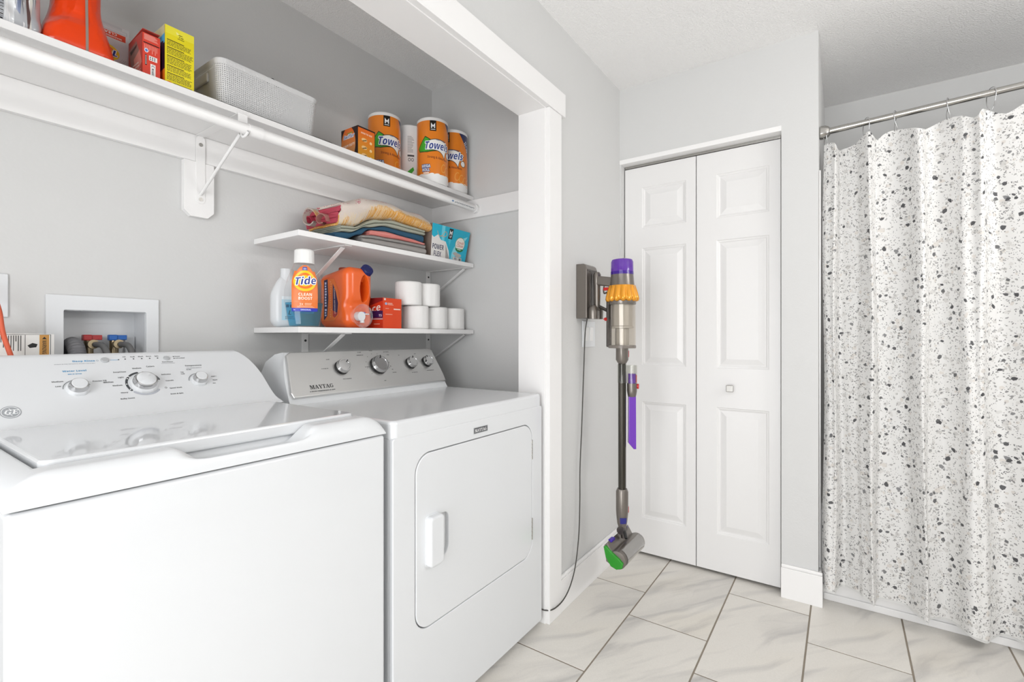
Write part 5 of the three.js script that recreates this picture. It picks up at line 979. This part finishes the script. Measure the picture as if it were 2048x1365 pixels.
  const blade = extr([[-0.0155, 0.892], [0.0155, 0.892], [0.0165, 0.665], [0.006, 0.665], [-0.0165, 0.692]], 0.016, { bevel: 0.002 }); blade.translate(0, 0, -0.008); blade.rotateY(-0.97); blade.translate(cx, 0, cz);
  mesh('blade', blade, purple, c).userData.label = 'glossy purple blade';
  const bt = bar([cx + 0.0, 0.935, cz + 0.0], [cx + 0.006, 0.935, cz + 0.03], 0.011, 20); bt.translate(0.008, 0, -0.004); mesh('button', bt, redPlastic, c);
  mesh('red_tongue', bx(cx + 0.006, cx + 0.014, 0.95, 0.985, cz + 0.01, cz + 0.018, 0.002), redPlastic, c);
  place(c, cx, 0.665, cz);
}

// ---------------------------------------------------------------- bath alcove: tub, surround, rod, hooks, curtain
{
  const acrylic = P(0xf0efee, 0.2, { clearcoat: 0.4 });
  const t = thing('bathtub', 'white bathtub with flat apron behind the speckled curtain', 'bathtub');
  mesh('apron', [bx(XT, XT + 0.03, 0.0, 0.39, ZE + 0.002, 1.44, 0.004), bx(XT - 0.006, XT, 0.0, 0.03, ZE + 0.016, 1.44, 0.003)], acrylic, t);
  const rim = rshape(XT - 0.004, XTB - 0.002, ZE + 0.002, 1.44, 0.02); rim.holes.push(rshape(XT + 0.08, XTB - 0.08, ZE + 0.1, 1.33, 0.12));
  const rg = extr(rim, 0.02, { bevel: 0.006 }); rg.rotateX(Math.PI / 2); rg.translate(0, 0.41, 0); mesh('rim', rg, acrylic, t);
  const rings = [[0.4, 0], [0.2, 0.03], [0.09, 0.06], [0.07, 0.1]].map(([y, k]) => rrect(XTB - XT - 0.16 - 2 * k, 1.33 - ZE - 0.1 - 2 * k, 0.1, 8).map(([x, z]) => V3((XT + XTB) / 2 + x, y, (ZE + 0.1 + 1.33) / 2 + z)));
  mesh('basin', loft(rings, { open0: true }), M(0xf0efee, 0.25, { side: THREE.DoubleSide }), t);
  place(t, 2.9, 0, 0.67);
  const s = struct(thing('trim_2', 'white tub surround panels lining the bath alcove', 'tub surround'));
  mesh('end_panel', bx(XB + 0.045, XTB - 0.003, 0.3, 1.872, ZE + 0.0004, ZE + 0.004, 0.001), acrylic, s);
  mesh('end_edge_trim', bx(XB + 0.04, XB + 0.058, 0.147, 1.872, ZE + 0.0004, ZE + 0.007, 0.002), acrylic, s);
  mesh('back_panel', bx(XTB - 0.0045, XTB - 0.0004, 0.3, 1.872, ZE + 0.004, 1.44, 0.001), acrylic, s);
  place(s, XTB, 0.3, ZE);
  struct(mesh('wall_alcove_far', bx(XT, XTB, 0, CEIL, 1.441, ZR, 0), wallPaint));

  const RA = [2.53, 2.052, ZE + 0.004], RB = [2.474, 2.096, 1.436];
  const onRod = (z) => { const k = (z - RA[2]) / (RB[2] - RA[2]); return [lerp(RA[0], RB[0], k), lerp(RA[1], RB[1], k), z]; };
  const rod = thing('curtain_rod', 'brushed nickel tension rod carrying the speckled shower curtain', 'curtain rod');
  mesh('tube', bar(RA, RB, 0.0125, 28), nickel, rod);
  mesh('thin_tube', bar(onRod(ZE + 0.02), onRod(0.02), 0.0135, 28), nickel, rod);
  const fl = lathe([[0, 0], [0.026, 0], [0.029, 0.004], [0.028, 0.022], [0.022, 0.034], [0.014, 0.04], [0, 0.04]], 0, 0, 36); fl.rotateX(Math.PI / 2); fl.translate(RA[0], RA[1], ZE + 0.0006);
  const f2 = lathe([[0, 0], [0.026, 0], [0.029, 0.004], [0.028, 0.022], [0.022, 0.034], [0.014, 0.04], [0, 0.04]], 0, 0, 36); f2.rotateX(-Math.PI / 2); f2.translate(RB[0], RB[1], 1.4405);
  mesh('end_flange', fl, nickel, rod); mesh('end_flange', f2, nickel, rod);
  place(rod, ...onRod(0.6));

  // speckled print: irregular chips in greys on white
  const chips = canvasTex(2048, 2048, (g, W, H) => {
    rect(g, '#eeedeb', 0, 0, W, H);
    const chip = (x, y, r, c, el) => { const n = 5 + Math.floor(rnd() * 4), a0 = rnd() * 6.28, th = rnd() * 6.28, pts = []; for (let i = 0; i < n; i++) { const a = a0 + i / n * 6.28 + 0.6 * (rnd() - 0.5), k = r * (0.75 + 0.45 * rnd()), px = k * Math.cos(a), py = k * Math.sin(a) * el; pts.push([px * Math.cos(th) - py * Math.sin(th), px * Math.sin(th) + py * Math.cos(th)]); } for (const ox of [-W, 0, W]) for (const oy of [-H, 0, H]) { const X = x + ox, Y = y + oy; if (X < -60 || X > W + 60 || Y < -60 || Y > H + 60) continue; poly(g, c, pts.map((p) => [X + p[0], Y + p[1]])); } };
    const pick = (a) => a[Math.floor(rnd() * a.length)];
    for (let i = 0; i < 900; i++) chip(W * rnd(), H * rnd(), 10 + 14 * rnd(), pick(['#dddbd8', '#e0dedb', '#d6d4d1', '#e1dcd6']), 0.8);
    for (let i = 0; i < 2000; i++) chip(W * rnd(), H * rnd(), 6 + 7 * rnd(), pick(['#b5b4b2', '#a6a5a4', '#c4c2bf', '#969594']), 0.6);
    for (let i = 0; i < 8500; i++) chip(W * rnd(), H * rnd(), 2.2 + 4 * rnd(), pick(['#8d8c8c', '#767576', '#a3a2a1', '#636263']), 0.55);
    for (let i = 0; i < 250; i++) chip(W * rnd(), H * rnd(), 13 + 9 * rnd(), pick(['#58585a', '#4c4c4e', '#6a6a6b', '#8a8a8b']), 0.75);
  }, { repeat: true });
  const Z0 = ZE + 0.012, Z1 = 1.40, NZ = 460, NY = 60;
  const ph = (z) => 2 * Math.PI * (z + 0.085) / 0.152 + 0.9 * Math.sin(z * 8.2) + 0.5 * Math.sin(z * 17 + 1);
  const hookZ = Array.from({ length: 12 }, (_, i) => Z0 + 0.012 + i * (Z1 - Z0 - 0.05) / 11 + (i > 0 && i < 11 ? 0.02 * Math.sin(i * 2.3) : 0));
  const topY = (z) => { let best = 9; for (const h of hookZ) best = Math.min(best, Math.abs(z - h)); return onRod(z)[1] - 0.052 - 0.034 * (0.5 - 0.5 * Math.cos(Math.min(1, best / 0.062) * Math.PI)) + 0.003 * Math.sin(z * 35); };
  const hemY = (z) => 0.092 - 0.05 * sst(z, -0.08, 0.55) + 0.006 * Math.sin(z * 40);
  const fold = (z, k) => { const a = Math.sin(ph(z)); return (Math.sign(a) * Math.pow(Math.abs(a), 0.7)) * lerp(0.024, 0.042, 1 - k) + 0.008 * Math.sin(ph(z) * 2.3 + 1 + 2 * k) + 0.006 * Math.sin(ph(z) * 0.43 + k * 3); };
  function sheet(dx, dy, mat, name, zin = 0) {
    const rows = []; let arc = null;
    for (let i = 0; i <= NY; i++) {
      const k = i / NY, row = [];
      for (let j = 0; j <= NZ; j++) {
        const z = lerp(Z0 + zin, Z1, j / NZ), y = lerp(hemY(z) + dy, topY(z), k), xb = lerp(2.446, onRod(z)[0], Math.pow(k, 1.3));
        row.push(V3(xb + dx - fold(z, k), y, z + 0.018 * Math.sin(ph(z) * 1 + 0.8) * (0.6 + 0.4 * Math.sin(z * 6)) + 0.004 * Math.sin(9 * k + z * 30)));
      }
      rows.push(row);
    }
    arc = [0]; for (let j = 1; j <= NZ; j++) arc.push(arc[j - 1] + rows[8][j].distanceTo(rows[8][j - 1]));
    const g = grid(rows, { flip: true, uv: (i, j, p) => [arc[j] / 0.97, p.y / 0.97] });
    return mesh(name, g, mat);
  }
  tag(sheet(0, 0, P(0xffffff, 0.55, { map: chips, side: THREE.DoubleSide, transmission: 0.12, thickness: 0 }), 'shower_curtain'), 'white shower curtain printed with grey stone chips', 'curtain');
  tag(sheet(0.004, -0.01, P(0xf0f0ee, 0.5, { side: THREE.DoubleSide, transmission: 0.3, thickness: 0 }), 'curtain_liner', 0.004), 'plain translucent liner hanging just inside the speckled curtain', 'liner');
  const h0 = tag(mesh('curtain_hook', tube([[0.004, -0.062, 0.004], [0, -0.055, 0.006], [-0.012, -0.03, 0.003], [-0.0185, 0.0, 0], [-0.010, 0.0165, 0], [0.008, 0.018, 0], [0.0185, 0.004, 0], [0.018, -0.02, -0.004], [0.012, -0.045, -0.006], [0.006, -0.062, -0.003]], 0.0014, 60, 8), chrome), 'thin chrome wire hook over the curtain rod', 'hook', 'hooks along the curtain rod');
  hookZ.forEach((z, i) => { const o = i ? h0.clone() : h0; if (i) { o.name = numbered('curtain_hook'); scene.add(o); o.userData = { ...h0.userData }; } o.position.set(...onRod(z)); o.rotation.y = 0.5 * Math.sin(i * 1.9); });
}

// ---------------------------------------------------------------- light sources behind and above the camera
{
  // vanity bar on the rear wall
  const v = thing('vanity_light', 'nickel vanity light bar with three white globes on the rear wall', 'vanity light');
  mesh('back_plate', bx(1.35, 2.05, 1.84, 1.92, ZR - 0.03, ZR - 0.0005, 0.01), nickel, v);
  for (const x of [1.45, 1.7, 1.95]) {
    mesh('lamp_globe', new THREE.SphereGeometry(0.06, 28, 18).translate(x, 1.88, ZR - 0.1), M(0xffffff, 0.4, { emissive: 0xfff4e4, emissiveIntensity: 1.5 }), v);
    const p = new THREE.PointLight(TINT.vanity, LIGHT.vanity, 0, 2); p.position.set(x, 1.88, ZR - 0.1); p.castShadow = true; p.shadow.radius = 3; scene.add(p);
  }
  place(v, 1.7, 1.84, ZR);
  // frosted glazed door in the left wall
  const u = struct(thing('window_1', 'wide frosted glazed door with white frame in the left wall', 'glazed door'));
  const uf = extr(wallShape(R4(...LW), [R4(LW[0] + 0.06, LW[1] - 0.06, LW[2] + 0.06, LW[3] - 0.06)]), 0.06); uf.rotateY(-Math.PI / 2); uf.translate(XL - 0.02, 0, 0); mesh('frame', uf, trimPaint, u);
  mesh('frosted_window_pane', bx(XL - 0.056, XL - 0.05, LW[2] + 0.06, LW[3] - 0.06, LW[0] + 0.06, LW[1] - 0.06, 0), M(0xf4f8fc, 0.6, { emissive: 0xf6f9ff, emissiveIntensity: 1.2 }), u);
  place(u, XL, LW[2], (LW[0] + LW[1]) / 2);
  const ul = new THREE.RectAreaLight(TINT.left, LIGHT.left, LW[1] - LW[0] - 0.12, LW[3] - LW[2] - 0.12); ul.position.set(XL - 0.045, (LW[2] + LW[3]) / 2, (LW[0] + LW[1]) / 2); ul.lookAt(4, (LW[2] + LW[3]) / 2, (LW[0] + LW[1]) / 2); scene.add(ul);
}
renderer.render(scene, camera);
